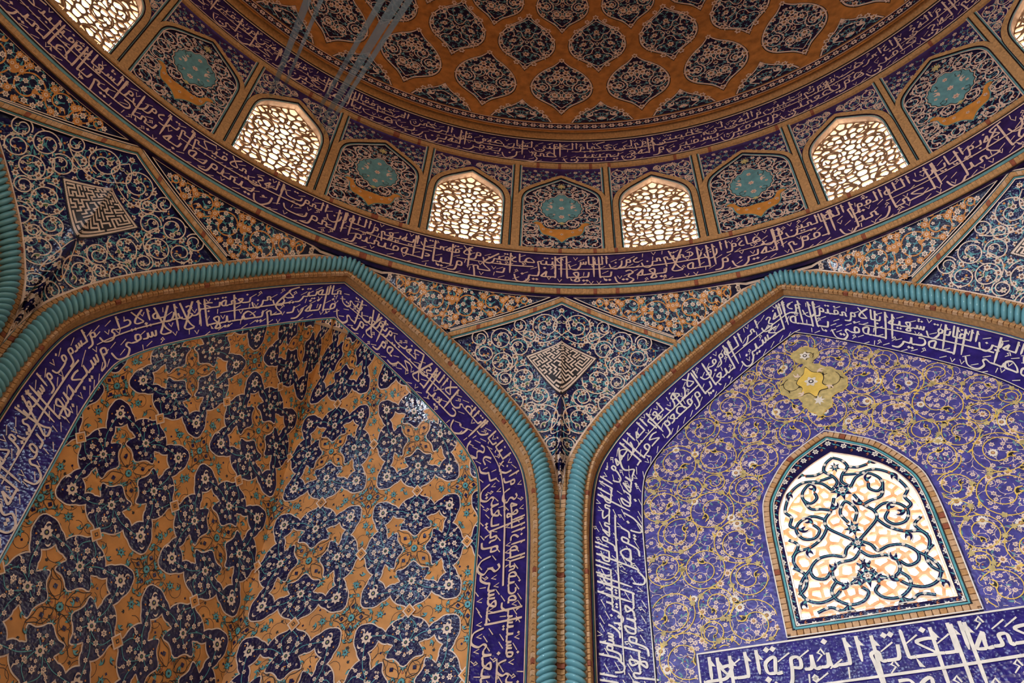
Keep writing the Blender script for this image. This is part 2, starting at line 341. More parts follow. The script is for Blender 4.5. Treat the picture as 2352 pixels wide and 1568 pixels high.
_l = [(0,0),(.12,.28),(.42,.52),(.68,.34),(.6,.05),(.3,0),(0,0)]
L_('صض','im',1.0,_l,[(.3,0),(.66,0),(.73,.24),(.8,0),(1,0)]); L_('صض','fs',1.6,_l,[(.3,0),(.68,.05),(.75,-.3),(1.0,-.6),(1.35,-.5),(1.5,0)])
L_('طظ','im',.85,_l,[(.3,0),(.85,0)],[(.16,1.6),(.14,.1)]); L_('طظ','fs',.85,_l,[(.3,0),(.8,.02)],[(.16,1.6),(.14,.1)])
L_('عغ','i',.6,[(.42,.52),(.12,.5),(.03,.24),(.2,.04),(.6,0)]); L_('عغ','m',.58,[(0,0),(.16,.05),(.42,.36),(.1,.4),(.3,.05),(.58,0)])
L_('عغ','fs',.95,[(0,.02),(.16,.1),(.42,.38),(.1,.42),(.2,0),(.02,-.4),(.35,-.84),(.92,-.72)])
_f = [(.3,.02),(.1,.1),(.1,.36),(.3,.4),(.36,.15),(.3,0),(.62,0)]
L_('فق','im',.62,_f); L_('ق','fs',1.3,_f[:-1]+[(.35,-.25),(.65,-.6),(1.0,-.5),(1.18,0)]); L_('ف','fs',1.6,_f[:-1]+[(.7,-.08),(1.25,-.03),(1.45,.34)])
L_('م','im',.58,[(0,0),(.1,.0),(.12,.3),(.34,.3),(.34,.02),(.58,0)]); L_('م','fs',.55,[(0,0),(.14,.02),(.18,.3),(.4,.24),(.36,-.05),(.28,-.85)])
L_('ه','i',.82,[(0,0),(.1,.42),(.36,.58),(.56,.2),(.3,0),(0,0)],[(.05,.24),(.3,.16),(.5,.03),(.82,0)]); L_('ه','m',.66,[(0,0),(.2,0),(.46,.36),(.2,.46),(.2,.1),(.42,-.32),(.14,-.3),(.25,0),(.66,0)])
L_('هة','fs',.55,[(0,0),(.2,.02),(.16,.5),(.46,.36),(.44,.04),(.2,0)])
L_('و','fs',.62,[(.32,.1),(.1,.08),(.1,.38),(.34,.38),(.38,0),(.5,-.4),(.9,-.46)])
L_('ك','im',.85,[(-.1,1.7),(.72,.72),(.36,.1),(.45,0),(.85,0)]); L_('ك','fs',1.0,[(0,0),(.25,-.03),(.7,-.06),(.88,.1),(.9,1.7)],[(.4,.75),(.6,.85),(.42,.6),(.66,.62)])
L_('ل','i',.42,[(.06,H),(.05,.08),(.14,0),(.42,0)]); L_('ل','m',.42,[(0,0),(.42,0)],[(.2,H),(.2,.02)]); L_('ل','fs',1.1,[(.08,H),(.08,-.15)]+[(x+.02,y) for x, y in BOWL])
L_('اأإآ','s',.34,[(.1,H),(.1,0)]); L_('اأإآ','f',.36,[(0,0),(.14,0),(.2,.08),(.22,H)])
L_('#','fs',.85,[(.02,H*.95),(.5,.5),(.66,.12),(.5,-.04),(.1,0)],[(.72,H),(.4,.5),(.08,.02)])   # lam-alif
L_('ء','fs',.3,[(.28,.5),(.05,.45),(.1,.3),(.3,.25)])
DOTS = {'ب':(1,-1),'ت':(2,1),'ث':(3,1),'ن':(1,1),'ي':(2,-1),'ج':(1,-1),'خ':(1,1),'ذ':(1,1),'ز':(1,1),'ش':(3,1),'ض':(1,1),'ظ':(1,1),'غ':(1,1),'ف':(1,1),'ق':(2,1),'ة':(2,1)}
NOJOIN = 'اأإآدذرزوءة#ى'
DOTSQ = tri([(1,0),(0,1),(-1,0),(0,-1)])
def word(txt):
    txt = txt.replace('لا', '#').replace('لأ', '#'); st = []; dots = []; x = 0; prev = False
    for k, c in enumerate(txt):
        nxt = k+1 < len(txt) and c not in NOJOIN
        form = ('m' if nxt else 'f') if prev else ('i' if nxt else 's')
        g = None
        for key in ((c, form), (c, 'im' if form in 'im' else 'fs')):
            if key in _W: g = _W[key]; break
        if g is None: prev = False; continue
        for s_ in g[1]: st.append([(x+a_, b_) for a_, b_ in s_])
        if c in DOTS:
            n, sd = DOTS[c]; cx = x+min(g[0]*.5, .55); cy = .78 if sd > 0 else -.28
            if c == 'ن' and form in 'fs': cy = .12
            for q in range(n): dots.append((cx+(q-(n-1)/2)*.2 if q < 2 or n < 3 else cx, cy+(.17 if (n == 3 and q == 1) else 0)))
        x += g[0]; prev = nxt
        if not nxt and k+1 < len(txt): x += .06
    return st, dots, x
def letter_band(p, text, L, Hb, m, h=.006, pen=.062, seed=1, gap=.16, fill=True, rule=True, up=.74):
    """two tiers of words along a band: u from 0 (right end) to L, v 0..Hb; tall letters cross both tiers"""
    rs = np.random.RandomState(seed); s = Hb/2.6; words = text.split(); wi = 0; occ = np.zeros((int(L/(s*.12))+2, 26), bool)
    def mark(P):
        P = np.asarray(P); i = np.clip((P[:,0]/(s*.12)).astype(int), 0, occ.shape[0]-1); j = np.clip((P[:,1]/Hb*26).astype(int), 0, 25); occ[i, j] = True
    letters = [0]
    def draw(st, dots, u0, base, sc, sx, top):
        for S in st:
            S = np.array(S); tall = S[:,1].max() > 1.3
            Q = S.copy(); Q[:,0] = u0+S[:,0]*sc*sx; Q[:,1] = np.where(S[:,1] > 1.0, base+np.minimum(S[:,1]*sc, top-base), base+S[:,1]*sc)
            C = catmull(Q, 7) if len(Q) > 2 else resample(Q, 6); C = C[(C[:,0] > 0) & (C[:,0] < L)]
            if len(C) < 2: continue
            d = np.gradient(C, axis=0); a = np.arctan2(d[:,1], d[:,0]); wd = pen*s/.3*(.62+.48*np.abs(np.sin(a-.7))); wd[-1] *= .45
            wd = wd*min(1, .55+.5*sc/s); letters[0] += 1; p.strip(m, h+(letters[0]%9)*.0011, C, wd, res=None, rise=.0010); mark(resample(C, 14))
            if tall and abs(Q[0,0]-Q[1,0]) < .2*sc:   # barb at the head of the tall letters
                q = C[0]; p.add(m, h+.001, [(q[0]+.02*sc, q[1]+.02*sc), (q[0]-.17*sc, q[1]-.34*sc), (q[0]-.02*sc, q[1]-.3*sc)], [(0,1,2)])
        if dots:
            Dd = np.array(dots); Q = np.stack([u0+Dd[:,0]*sc*sx, base+Dd[:,1]*sc], 1); Q = Q[(Q[:,0] > 0) & (Q[:,0] < L)]
            if len(Q): p.stamp(m, h+.002, DOTSQ, Q, .105*sc); mark(Q)
    for tier, (base, sc, top, off) in enumerate(((Hb*.245, s*.98, Hb*.95, .3), (Hb*.67, s*up, Hb*.97, .9))):
        u = s*off; k = tier*3
        while u < L-s*.5 and k < 400:
            i = (k//3)*6+(k%3)+tier*3-(tier*3 if False else 0) if tier == 0 else ((k-3)//3)*6+((k-3)%3)+3
            st, dots, wl = word(words[i % len(words)]); sx = .92+.14*rs.rand()
            draw(st, dots, u, base+(rs.rand()-.5)*.12*s, sc, sx, top); u += wl*sc*sx+gap*sc*(1+rs.rand()); k += 1
    if rule:
        u = s*2
        while u < L-s*4:
            ln = s*(4+5*rs.rand()); v = Hb*(.50+.03*rs.rand())
            P = np.array([(u, v+.02*Hb), (u+ln*.3, v), (u+ln, v-.01*Hb)]); p.strip(m, h+.011, P, [pen*s/.3*.9, pen*s/.3*.8, pen*s/.3*.5]); mark(resample(P, 60)); u += ln+s*(1.2+3*rs.rand())
    if fill:
        n = int(L/s*60)
        for _ in range(n):
            u = rs.rand()*(L-s*.4)+s*.2; v = Hb*(.05+.9*rs.rand()); i = int(u/(s*.12)); j = int(v/Hb*26)
            if occ[i:i+2, max(j-1,0):j+2].any() or occ[min(i+2, len(occ)-1), j]: continue
            q = rs.rand(); z = s*.40
            if q < .55: P = [(u, v), (u+z*.9, v-z*.55)]
            elif q < .75: P = [(u, v+z*.3), (u+z*.3, v-z*.3), (u+z*.6, v+z*.35)]
            elif q < .88: P = [(u, v), (u+z*.2, v+z*.45), (u+z*.45, v+z*.2), (u+z*.2, v), (u+z*.6, v-z*.4)]
            else: P = [(u, v+z*.4), (u+z*.1, v-z*.4)]
            p.strip(m, h, P, [pen*s/.3*.5, pen*s/.3*.72, pen*s/.3*.35], res=None); occ[max(i-1,0):i+3, max(j-2,0):j+3] = True
    return p
# ------------------------------------------------------------------ the setting
def G1(name, fn, parent=None, kind='structure', smooth=False):
    g = Geo(); fn(g); o = g.build(name, parent, smooth)
    if kind: o['kind'] = kind
    return o
R225 = math.radians(22.5); R1125 = math.radians(11.25)
def ring_grid(g, m, prof, t0=0, t1=2*math.pi, n=256):
    th = np.linspace(t0, t1, n+1); pr = np.asarray(prof, float)
    g.grid(m, np.stack([cyl(r, th, z) for r, z in pr], 0))
def _floor(g):
    th = np.arange(8)*math.pi/4; P = cyl(A/math.cos(R225)+.3, th, -EYE); g.add('floor_stone', np.vstack([P, [[0,0,-EYE]]]), [(i, (i+1)%8, 8) for i in range(8)])
floor = G1('floor', _floor)
FACES = {'left': -67.5, 'front': -22.5, 'right': 22.5, 'far_right': 67.5, 'rear_right': 112.5, 'rear': 157.5, 'rear_left': 202.5, 'far_left': 247.5}
# openings of the drum windows and of the big window, right half, bottom to apex
WIN = np.vstack([[(.68,12.16),(.68,13.45)], catmull([(.68,13.45),(.665,13.68),(.60,13.88),(.46,14.06),(.24,14.24),(0,14.42)], 5)[1:]])
BIG = np.vstack([[(.87,5.18),(.87,6.35)], catmull([(.87,6.35),(.86,6.6),(.80,6.82),(.64,7.08),(.35,7.32),(0,7.50)], 5)[1:]])
def full(P):    # half outline -> closed outline, left bottom to right bottom through the apex
    P = np.asarray(P); return np.vstack([P*[-1,1], P[::-1][1:]])
def hole_wall(g, m, outline, rect, mp):
    x0, x1, z0, z1 = rect; c = np.array([0, (z0+outline[:,1].max())/2]); Q = []
    for p in outline:
        d = p-c; k = 1e9
        if d[0] > 1e-9: k = min(k, (x1-c[0])/d[0])
        if d[0] < -1e-9: k = min(k, (x0-c[0])/d[0])
        if d[1] > 1e-9: k = min(k, (z1-c[1])/d[1])
        if d[1] < -1e-9: k = min(k, (z0-c[1])/d[1])
        Q.append(c+d*k)
    Q = np.array(Q)
    for i in range(len(Q)-1):     # keep the corners of the rectangle
        pass
    O = np.vstack([outline, outline[:1]]); Q = np.vstack([Q, Q[:1]]); fan = []
    out = [np.stack([O, Q])]
    P = np.concatenate(out, 0); g.grid(m, mp(P[...,0], P[...,1], 0))
    for cx in (x0, x1):
        for cz in (z0, z1):
            for i in range(len(Q)-1):
                a_, b_ = Q[i], Q[i+1]
                if (abs(a_[0]-cx) < 1e-6 and abs(b_[1]-cz) < 1e-6 and abs(b_[0]-cx) > 1e-6) or (abs(b_[0]-cx) < 1e-6 and abs(a_[1]-cz) < 1e-6 and abs(a_[0]-cx) > 1e-6):
                    T = np.array([a_, b_, (cx, cz)]); g.add(m, mp(T[:,0], T[:,1], 0), [(0,1,2)])
MW = math.radians(22.5)
for nm, deg in FACES.items():
    def _w(g, deg=deg, nm=nm):
        x = A*math.tan(R225)+.02
        # plain wall under the ornament, reveal of the arch, field behind it
        g.grid('plaster', np.stack([on_face(deg, [-x, x], z, A) for z in (-EYE, 3.0)], 0))
        q = np.linspace(-1, 1, 161); a0 = arch_xz(q, .14)
        g.grid('brick', np.stack([on_face(deg, *a0, A-.03), on_face(deg, *a0, A+REC+.02)], 0))
        if nm == 'front':
            v = np.linspace(0, SQ_V[-1], 50)
            for s_ in (-1, 1): g.grid('ochre', np.stack([squinch(s_, np.interp(v, SQ_V, SQ_U)*k/12, v, 0) for k in range(13)], 0))
            g.grid('plaster', np.stack([on_face(deg, [-.4, .4], z, A+REC+.03) for z in (9.67, 10.1)], 0)); g.grid('plaster', np.stack([on_face(deg, [-1.3, 1.3], 9.80, r) for r in (A+REC, 11.6)], 0)); a1 = arch_xz(q, .93); g.grid('plaster', np.stack([on_face(deg, *a0, A+REC+.01), on_face(deg, *a1, A+REC+.01)], 0))  # first two plates: unseen, added to stop sky light at the vault apex
        else:
            P = np.stack(arch_xz(np.linspace(-1, 1, 81), .10), 1)
            if nm == 'right':
                O = full(BIG); lo = P.copy(); c = np.array([0, 6.2]); Q = []
                # join every point of the window outline to the arch outline
                ang = lambda p: math.atan2(p[0]-c[0], p[1]-c[1]); A2 = np.array([ang(p) for p in P]); o2 = np.argsort(A2)
                B = np.vstack([P[o2[:1]]*[1,0]+[0,3.0], P[o2], P[o2[-1:]]*[1,0]+[0,3.0]])
                W = resample(O, len(B)); W[0] = O[0]; W[-1] = O[-1]
                g.grid('violet_blue', on_face(deg, *np.moveaxis(np.stack([W, B]), -1, 0), A+REC+.012))
                T = np.array([(-.87,5.18),(.87,5.18),(3.5,3.0),(-3.5,3.0)]); g.add('violet_blue', on_face(deg, T[:,0], T[:,1], A+REC+.012), [(0,1,2),(0,2,3)])
            else:
                g.add('plaster', np.vstack([on_face(deg, P[:,0], P[:,1], A+REC+.01), on_face(deg, [0.], 3.0, A+REC+.01)]), [(i, i+1, len(P)) for i in range(len(P)-1)])
        # shelf at the springing
        g.grid('plaster', np.stack([on_face(deg, [-x, x], 3.0, r) for r in (A, 12.2)], 0))
    G1('wall_'+nm, _w)
def _pendentives(g):
    for k in range(8):
        a0 = k*math.pi/4
        for s_ in (1, -1):
            xs = np.r_[np.linspace(0, (R225-math.atan(3.735/A))*9.3, 3), np.linspace((R225-math.atan(3.734/A))*9.3, R225*9.3, 60)]
            _P = _TAB[6]; zl = np.where(np.arange(len(xs)) < 3, 2.95, np.interp(A*np.tan(R225-xs/9.3), _P[::-1,0], _P[::-1,1])-.02)
            Z = np.stack([zl+(ZR+.03-zl)*f for f in np.linspace(0, 1, 26)], 0); X = np.broadcast_to(xs, Z.shape)*s_
            P = pend(X, Z, -.03); c, s2 = math.cos(a0), math.sin(a0)
            Q = np.stack([P[...,0]*c+P[...,1]*s2, -P[...,0]*s2+P[...,1]*c, P[...,2]], -1); g.grid('navy_dark', Q)
G1('wall_middle', _pendentives)
def drum_map(X, Z, h): return cyl(9.0-np.asarray(h, float), np.asarray(X, float)/9.0, np.asarray(Z, float))
VIS_WIN = [-56.25, -33.75, -11.25, 11.25, 33.75, 56.25]
def _drum(g):
    ring_grid(g, 'drum_blue', [(9.14,11.03),(9.08,10.955),(9.0,10.945),(9.0,12.16)]); ring_grid(g, 'drum_blue', [(9.0,14.83),(9.0,16.02)])
    for k in range(32):
        a = k*11.25; a = a-360 if a > 180 else a
        if a in VIS_WIN or k % 2 == 1 and False:
            mp = lambda X, Z, h, a=a: cyl(9.0, np.asarray(X)/9.0+math.radians(a), np.asarray(Z))
            hole_wall(g, 'drum_blue', full(WIN), (-9*R1125/2, 9*R1125/2, 12.16, 14.85), mp)
        else: ring_grid(g, 'drum_blue', [(9.0,12.16),(9.0,14.85)], math.radians(a)-R1125/2, math.radians(a)+R1125/2, 8)
G1('wall_upper', _drum)
# dome
DZ0, DH, DR = 15.98, 10.0, 8.78
def dome_map(TH, PH, h):
    TH = np.asarray(TH, float); PH = np.asarray(PH, float)+0*TH; c, s_ = np.cos(PH), np.sin(PH); r = DR*c; z = DZ0+DH*s_
    nx, nz = c/DR, s_/DH; L = np.hypot(nx, nz); return cyl(r-h*nx/L, TH, 0)+np.stack([0*TH, 0*TH, z-h*nz/L], -1)
def _dome(g):
    th = np.linspace(0, 2*math.pi, 193); g.grid('dome_brick', np.stack([dome_map(th, p, 0) for p in np.r_[np.linspace(-.004, .6, 40), np.linspace(.62, math.pi/2-.001, 20)]], 0))
    ring_grid(g, 'brick', [(9.02,16.0),(8.96,16.02),(8.96,16.05),(8.83,16.05),(8.76,15.98)])
ceiling = G1('ceiling', _dome, smooth=True)
# ------------------------------------------------------------------ medallions of the dome: each a tile panel let into the brick
OG = np.array([(0,1),(.12,.87),(.30,.735),(.55,.60),(.80,.40),(.955,.17),(1,-.03),(.94,-.25),(.76,-.44),(.5,-.58),(.28,-.70),(.12,-.85),(0,-1)])
OGC = catmull(OG, 4); OGF = np.vstack([OGC, OGC[::-1][1:-1]*[-1,1]])
def medallion_pattern(kind):
    p = Pat(); rs = np.random.RandomState(40+kind); w2 = .70
    half = np.vstack([OGC*[.93*w2,.93*.95]]); hp = simplify(half, 60)
    if kind == 0:
        cs = [(.20,.18,.17),(.42,-.06,.18),(.15,-.30,.13)]
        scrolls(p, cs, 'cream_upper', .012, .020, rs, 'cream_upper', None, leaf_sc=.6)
        p.strip('cream_upper', .012, catmull([(0,.62),(.1,.5),(.2,.36),(.03,.2),(0,.1)], 5), .018, res=None); p.strip('cream_upper', .012, catmull([(0,-.1),(.12,-.3),(.24,-.45),(.1,-.62),(0,-.72)], 5), .018, res=None)
        fx = np.array([(.3,.52),(.55,.22),(.5,-.35),(.24,.2),(.42,-.05),(.12,.3),(.15,-.28),(.62,-.05),(.1,.46)])
    elif kind == 1:
        p.strip('cream_upper', .012, catmull([(0,.1),(.1,.16),(.16,.3),(.3,.36),(.34,.48),(.2,.6),(0,.74)], 5), .020, res=None)
        p.strip('cream_upper', .012, catmull([(.08,0),(.16,.12),(.3,.16),(.36,.3),(.5,.24),(.62,.1),(.6,0)], 5), .020, res=None)
        p.strip('cream_upper', .012, catmull([(0,-.1),(.1,-.16),(.16,-.3),(.3,-.36),(.34,-.48),(.2,-.6),(0,-.74)], 5), .020, res=None)
        p.strip('cream_upper', .012, catmull([(.08,0),(.16,-.12),(.3,-.16),(.36,-.3),(.5,-.24),(.62,-.1),(.6,0)], 5), .020, res=None)
        p.stamp('cream_upper', .014, COMMA, [(.34,.44),(.36,-.44),(.44,.30),(.44,-.30)], .12, [.6,-.6,2.2,-2.2])
        fx = np.array([(.32,0),(.5,.42),(.5,-.38),(.62,.14),(.62,-.14),(.22,.72),(.2,-.7)])
    else:
        p.strip('cream_upper', .012, catmull([(0,.62),(.2,.52),(.32,.36),(.16,.2),(.3,.06),(.48,.10),(.62,.02)], 5), .022, res=None)
        p.strip('cream_upper', .012, catmull([(0,.1),(.12,.03),(.3,.02),(.42,.12)], 5), .018, res=None); p.stamp('cream_upper', .014, COMMA, [(.30,.36),(.3,.06)], .15, [2.4,.4])
        fx = np.array([(.5,.34),(.6,.12),(.3,.62),(.42,.5)])
    vines(p, pack(hp, .12, .05, 3+kind, jit=.4), 'turquoise_dull', .006, .011, rs, 'turquoise_dull', lsc=.7)
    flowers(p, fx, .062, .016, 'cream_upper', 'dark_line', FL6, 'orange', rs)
    xy = scatter(hp, .085, 5+kind, 900, inner=.03); p.stamp('rust', .008, BUD, xy[::2], .028, rs.rand(len(xy[::2]))*6); flowers(p, xy[1::3], .026, .010, 'cream_upper', 'dark_line', FL5, None, rs)
    p.mirror()
    if kind < 2: flowers(p, np.array([(0,.84),(0,-.84),(0,.38 if kind else .34),(0,-.40)]), .066, .018, 'cream_upper', 'dark_line', FL6, 'orange', rs); p.stamp('cream_upper', .016, DIAM, [(0,0)], .06); p.stamp('dark_line', .018, DIAM, [(0,0)], .035)
    else: p.stamp('cream_upper', .016, LOTUS, [(0,.28)], .10); p.stamp('turquoise_dull', .018, BUD, [(0,.24)], .05); p.stamp('cream_upper', .016, CLOVER, [(0,.80)], .075, math.pi/2)
    return p
ROWS = [(.9,5.9,2,4.60),(9.7,6.1,0,4.67),(18.3,5.7,1,4.66),(25.7,5.2,0,4.64),(32.8,4.8,1,4.62),(39.5,4.5,0,4.6),(46,4.2,1,4.6)]
MP = [medallion_pattern(k) for k in range(3)]
for ri, (p0, hh, kind, hw) in enumerate(ROWS):
    shift = 5.625 if ri % 2 == 0 else 0.
    def mp(X, Y, h, p0=p0, hh=hh, hw=hw, ri=ri):
        ph = p0+np.asarray(Y)*hh/.95; return dome_map(np.radians(np.asarray(X)*hw/.70)*(1-np.asarray(Y)*.0), np.radians(ph if ri else np.maximum(ph, 1.95)), h)
    g = Geo(); rr = np.linspace(0, 1, 8)
    for m_, k_, h_ in (('dark_line', 1.0, .008), ('cream_upper', .975, .012), ('navy_dark', .925, .016)):
        O = np.vstack([OGF, OGF[:1]])*[.70,.95]*k_; O[:,1] = O[:,1] if ri else np.maximum(O[:,1], (1.95-p0)/hh*.95*(1 if m_ != 'navy_dark' else .6))
        c = np.array([0, .2 if not ri else 0]); g.grid(m_, mp(*np.moveaxis(c+(O[None]-c)*rr[:,None,None], -1, 0), h_))
    base = g.build('medallion', ceiling); base_me = base.data
    P = MP[kind]
    if ri == 0: P = MP[2].xf(lambda V: V)
    if ri == 0: P = P.select(lambda V: V[:,1] > .18*1.0)
    sc = P.to(Geo(), lambda X, Y, h: mp(X, Y, h+.014)).build('scrollwork', base)
    span = 60 if ri < 3 else 75; n0 = True
    for k in range(-8, 9):
        a = k*11.25+shift
        if abs(a) > span: continue
        if n0: b, s2 = base, sc; n0 = False
        else: b = base.copy(); s2 = sc.copy(); COL.objects.link(b); COL.objects.link(s2); b.parent = ceiling; s2.parent = b
        b.rotation_euler.z = -math.radians(a)
# flowered border at the foot of the dome
p = Pat(); rs = np.random.RandomState(5); n = 230; xs = np.linspace(-1.2, 1.2, n)
p.strip('cream_upper', .010, [(-1.25,.3),(1.25,.3)], .10, res=.03); p.strip('navy_dark', .014, [(-1.25,.95),(1.25,.95)], 1.15, res=.03); p.strip('cream_upper', .010, [(-1.25,1.65),(1.25,1.65)], .12, res=.03)
q = Pat(); xy = np.stack([xs[::1], np.full(n, .95)], 1)
def fl_map(X, Y, h): return dome_map(np.asarray(X), np.radians(np.asarray(Y)), h)
g = p.to(Geo(), fl_map); s_ = math.radians(.62)
def small_flowers(g, X, Y, m, r, h, tm):
    P = Pat(); P.stamp(m, h, tm, np.stack([np.zeros(len(X)), np.zeros(len(X))], 1), r)
    V, T = tm; 
    for x, y in zip(X, Y): g.add(m, dome_map(x+V[:,0]*r/DR, math.radians(y)+V[:,1]*r/DH, h), T)
small_flowers(g, xs[::2], np.full(len(xs[::2]), .95), 'cream_upper', .062, .018, FL6); small_flowers(g, xs[::2], np.full(len(xs[::2]), .95), 'dark_line', .022, .020, DISC)
small_flowers(g, xs[1::2], np.full(len(xs[1::2]), 1.15), 'rust', .03, .018, BUD); small_flowers(g, xs[1::2], np.full(len(xs[1::2]), .7), 'turquoise_dull', .03, .018, BUD)
b = g.build('flower_border', ceiling); b['kind'] = 'stuff'
# ------------------------------------------------------------------ drum: blind panels, windows, mouldings
SILL = 12.14
def arch_frame(p, half, offs, m, h, wd):
    """strip following a half outline moved outwards by offs"""
    P = full(half); t = np.gradient(P, axis=0); t /= np.linalg.norm(t, axis=1)[:,None]; n = np.stack([-t[:,1], t[:,0]], 1)
    Q = P+n*offs; Q[0,1] = P[0,1]; Q[-1,1] = P[-1,1]; p.strip(m, h, Q, wd, res=.12)
HB = 9*R1125/2
PAN = np.vstack([[(.745,SILL+.03),(.745,13.55)], catmull([(.745,13.55),(.735,13.75),(.67,13.93),(.5,14.10),(.26,14.27),(0,14.45)], 5)[1:]])
WF = WIN.copy(); WF[:,0] += 0
def frame_geo(half, brick_off, wdt, parent, recess):
    p = Pat(); arch_frame(p, half, brick_off, 'brick', .045, wdt); arch_frame(p, half, brick_off-wdt/2-.012, 'dark_line', .03, .018); arch_frame(p, half, brick_off-wdt/2-.032, 'turquoise_dull', .026, .022)
    arch_frame(p, half, brick_off-wdt/2-.056, 'cream_upper', .026, .018); arch_frame(p, half, brick_off+wdt/2+.010, 'dark_line', .03, .016)
    return p.to(Geo(), drum_map)
def blind_panel():
    t = empty('blind_panel', (0, 9.0, SILL+EYE)); rs = np.random.RandomState(11)
    g = Geo(); O = full(PAN); p = Pat(); c = np.array([0,13.2]); Q = np.vstack([O, np.stack([np.linspace(O[-1,0], O[0,0], 14)[1:], np.full(13, O[0,1])], 1)]); rr = np.linspace(0, 1, 8)
    g.grid('navy_dark', drum_map(*np.moveaxis(c+(Q[None]-c)*rr[:,None,None], -1, 0), .006)); g.build('ground', t)
    frame_geo(PAN, .075, .085, t, 0).build('frame', t)
    # turquoise medallion
    p = Pat(); a = np.linspace(0, 2*math.pi, 73)[:-1]; rx = .39*(1+.035*np.cos(a*18)); rz = .44*(1+.03*np.cos(a*18)); pt = 1+.16*np.exp(-((np.abs(np.sin(a))-1)/.03)**2)
    M_ = np.stack([rx*np.cos(a)*1.0, 13.46+rz*np.sin(a)*.92*pt], 1); fv, ft = fanT(M_)
    p.add('cream_upper', .014, (fv-[0,13.46])*[1.05,1.05]+[0,13.46], ft); p.add('dark_line', .016, (fv-[0,13.46])*[1.0,1.0]+[0,13.46], ft); p.add('turquoise_dull', .018, (fv-[0,13.46])*.965+[0,13.46], ft)
    ip = Pat(); hp = simplify(np.vstack([[(0,13.85)], M_[(M_[:,0] > .01)][::-1]*[.85,1]-[0,0], [(0,13.07)]]), 40)
    vines(ip, pack(hp, .13, .05, 4), 'dark_line', .022, .010, rs, 'dark_line', lsc=.4); ip.stamp('cream_upper', .024, COMMA, [(.19,13.44)], .13, 1.2); flowers(ip, np.array([(.2,13.62),(.27,13.4),(.14,13.25)]), .026, .024, 'cream_upper', 'rust', FL5, None, rs); ip.mirror()
    flowers(ip, np.array([(0,13.46),(0,13.74),(0,13.18)]), .045, .024, 'cream_upper', 'rust', FL6, None, rs); p.d += ip.d
    p.to(Geo(), drum_map).build('medallion', t)
    # orange boat-shaped cartouche
    p = Pat(); B = catmull([(0,12.80),(.20,12.79),(.31,12.84),(.36,12.93),(.44,13.0),(.52,12.96),(.42,12.88),(.40,12.76),(.34,12.63),(.2,12.58),(.10,12.52),(0,12.40)], 4); B = np.vstack([B*[-1,1], B[::-1][1:-1]])
    p.poly('turquoise_dull', .016, (B-[0,12.7])*[1.05,1.10]+[0,12.7]); p.poly('orange', .020, B); flowers(p, np.array([(-.2,12.69),(.2,12.69),(0,12.62),(-.34,12.76),(.34,12.76)]), .03, .032, 'cream_upper', 'dark_line', FL5, None, rs)
    p.to(Geo(), drum_map).build('cartouche', t)
    # scrollwork and small flowers
    p = Pat(); hp = simplify(PAN*[.93,1]-[0,.05], 80); hp = np.vstack([PAN*[.95,1]-[0,.05], [(0,12.22)],[(.68,12.22)]]); avoid = [(0,13.46,.43),(.15,13.46,.33),(.1,12.72,.2),(.3,12.74,.12),(0,12.66,.2)]
    cs = [(.2,12.98,.115),(.57,12.42,.17),(.57,12.80,.14),(.60,13.12,.14),(.59,13.42,.13),(.57,13.70,.14),(.36,13.93,.15),(.27,12.36,.12)]
    scrolls(p, cs, 'cream_upper', .012, .021, rs, 'cream_upper', None, leaf_sc=.62); p.strip('cream_upper', .012, catmull([(0,13.98),(.14,13.98),(.2,14.03),(.14,14.08),(0,14.08)], 4), .014, res=None)
    vines(p, pack(hp, .10, .045, 7, avoid=[(0,13.46,.40)]), 'turquoise_dull', .008, .009, rs, 'turquoise_dull', lsc=.6)
    xy = scatter(hp, .075, 9, 1500, inner=.03); xy = xy[(np.hypot(xy[:,0]/.42, (xy[:,1]-13.46)/.46) > 1)]; p.stamp('rust', .010, BUD, xy[::2], .026, rs.rand(len(xy[::2]))*6); flowers(p, xy[1::2], .034, .010, 'cream_upper', 'dark_line', FL6, None, rs)
    p.mirror(); p.stamp('straw', .018, CLOVER, [(0,14.2)], .10, math.pi/2); p.stamp('straw', .018, CLOVER, [(0,12.99)], .07, -math.pi/2)
    p.to(Geo(), drum_map).build('scrollwork', t)
    return t
def corner_spandrel(half, off, seed, t, dense):
    """flowered triangles between the pointed head and the square frame of a bay"""
    rs = np.random.RandomState(seed); P = full(half); tt = np.gradient(P, axis=0); tt /= np.linalg.norm(tt, axis=1)[:,None]; Q = P+np.stack([-tt[:,1], tt[:,0]], 1)*off
    Q = Q[(Q[:,0] >= .02)][::-1]; Q = Q[Q[:,1] > 13.5]
    reg = np.vstack([Q, [(.02,14.76),(HB-.09,14.76),(HB-.09, 13.5)]]); reg = reg[::1]
    p = Pat(); p_all = p
    if dense: scrolls(p, pack(reg, .16, .06, seed), 'cream_upper', .012, .018, rs, 'cream_upper', None, leaf_sc=.6)
    vines(p, pack(reg, .09, .035, seed+1), 'turquoise_dull', .008, .009, rs, 'turquoise_dull', lsc=.6); xy = scatter(reg, .085, seed, 900, inner=.02)
    flowers(p, xy[::2], .036, .012, 'cream_upper', 'dark_line', FL6, None, rs); p.stamp('rust', .010, BUD, xy[1::2], .028, 0.)
    for s_ in (1, -1): o = p.xf(lambda V: V*[s_,1]).to(Geo(), drum_map).build('corner_flowers', t); o['kind'] = 'stuff'
bp = blind_panel(); corner_spandrel(PAN, .15, 21, bp, False)
names = {-45:'far left blind panel of the drum, shaded, left of the second window', -22.5:'blind panel between second and third drum windows from the left', 0:'central blind panel of the drum directly above the kite-shaped panel',
         22.5:'blind panel between fourth and fifth drum windows from the left', 45:'far right blind panel of the drum, lit, right of the fifth window'}
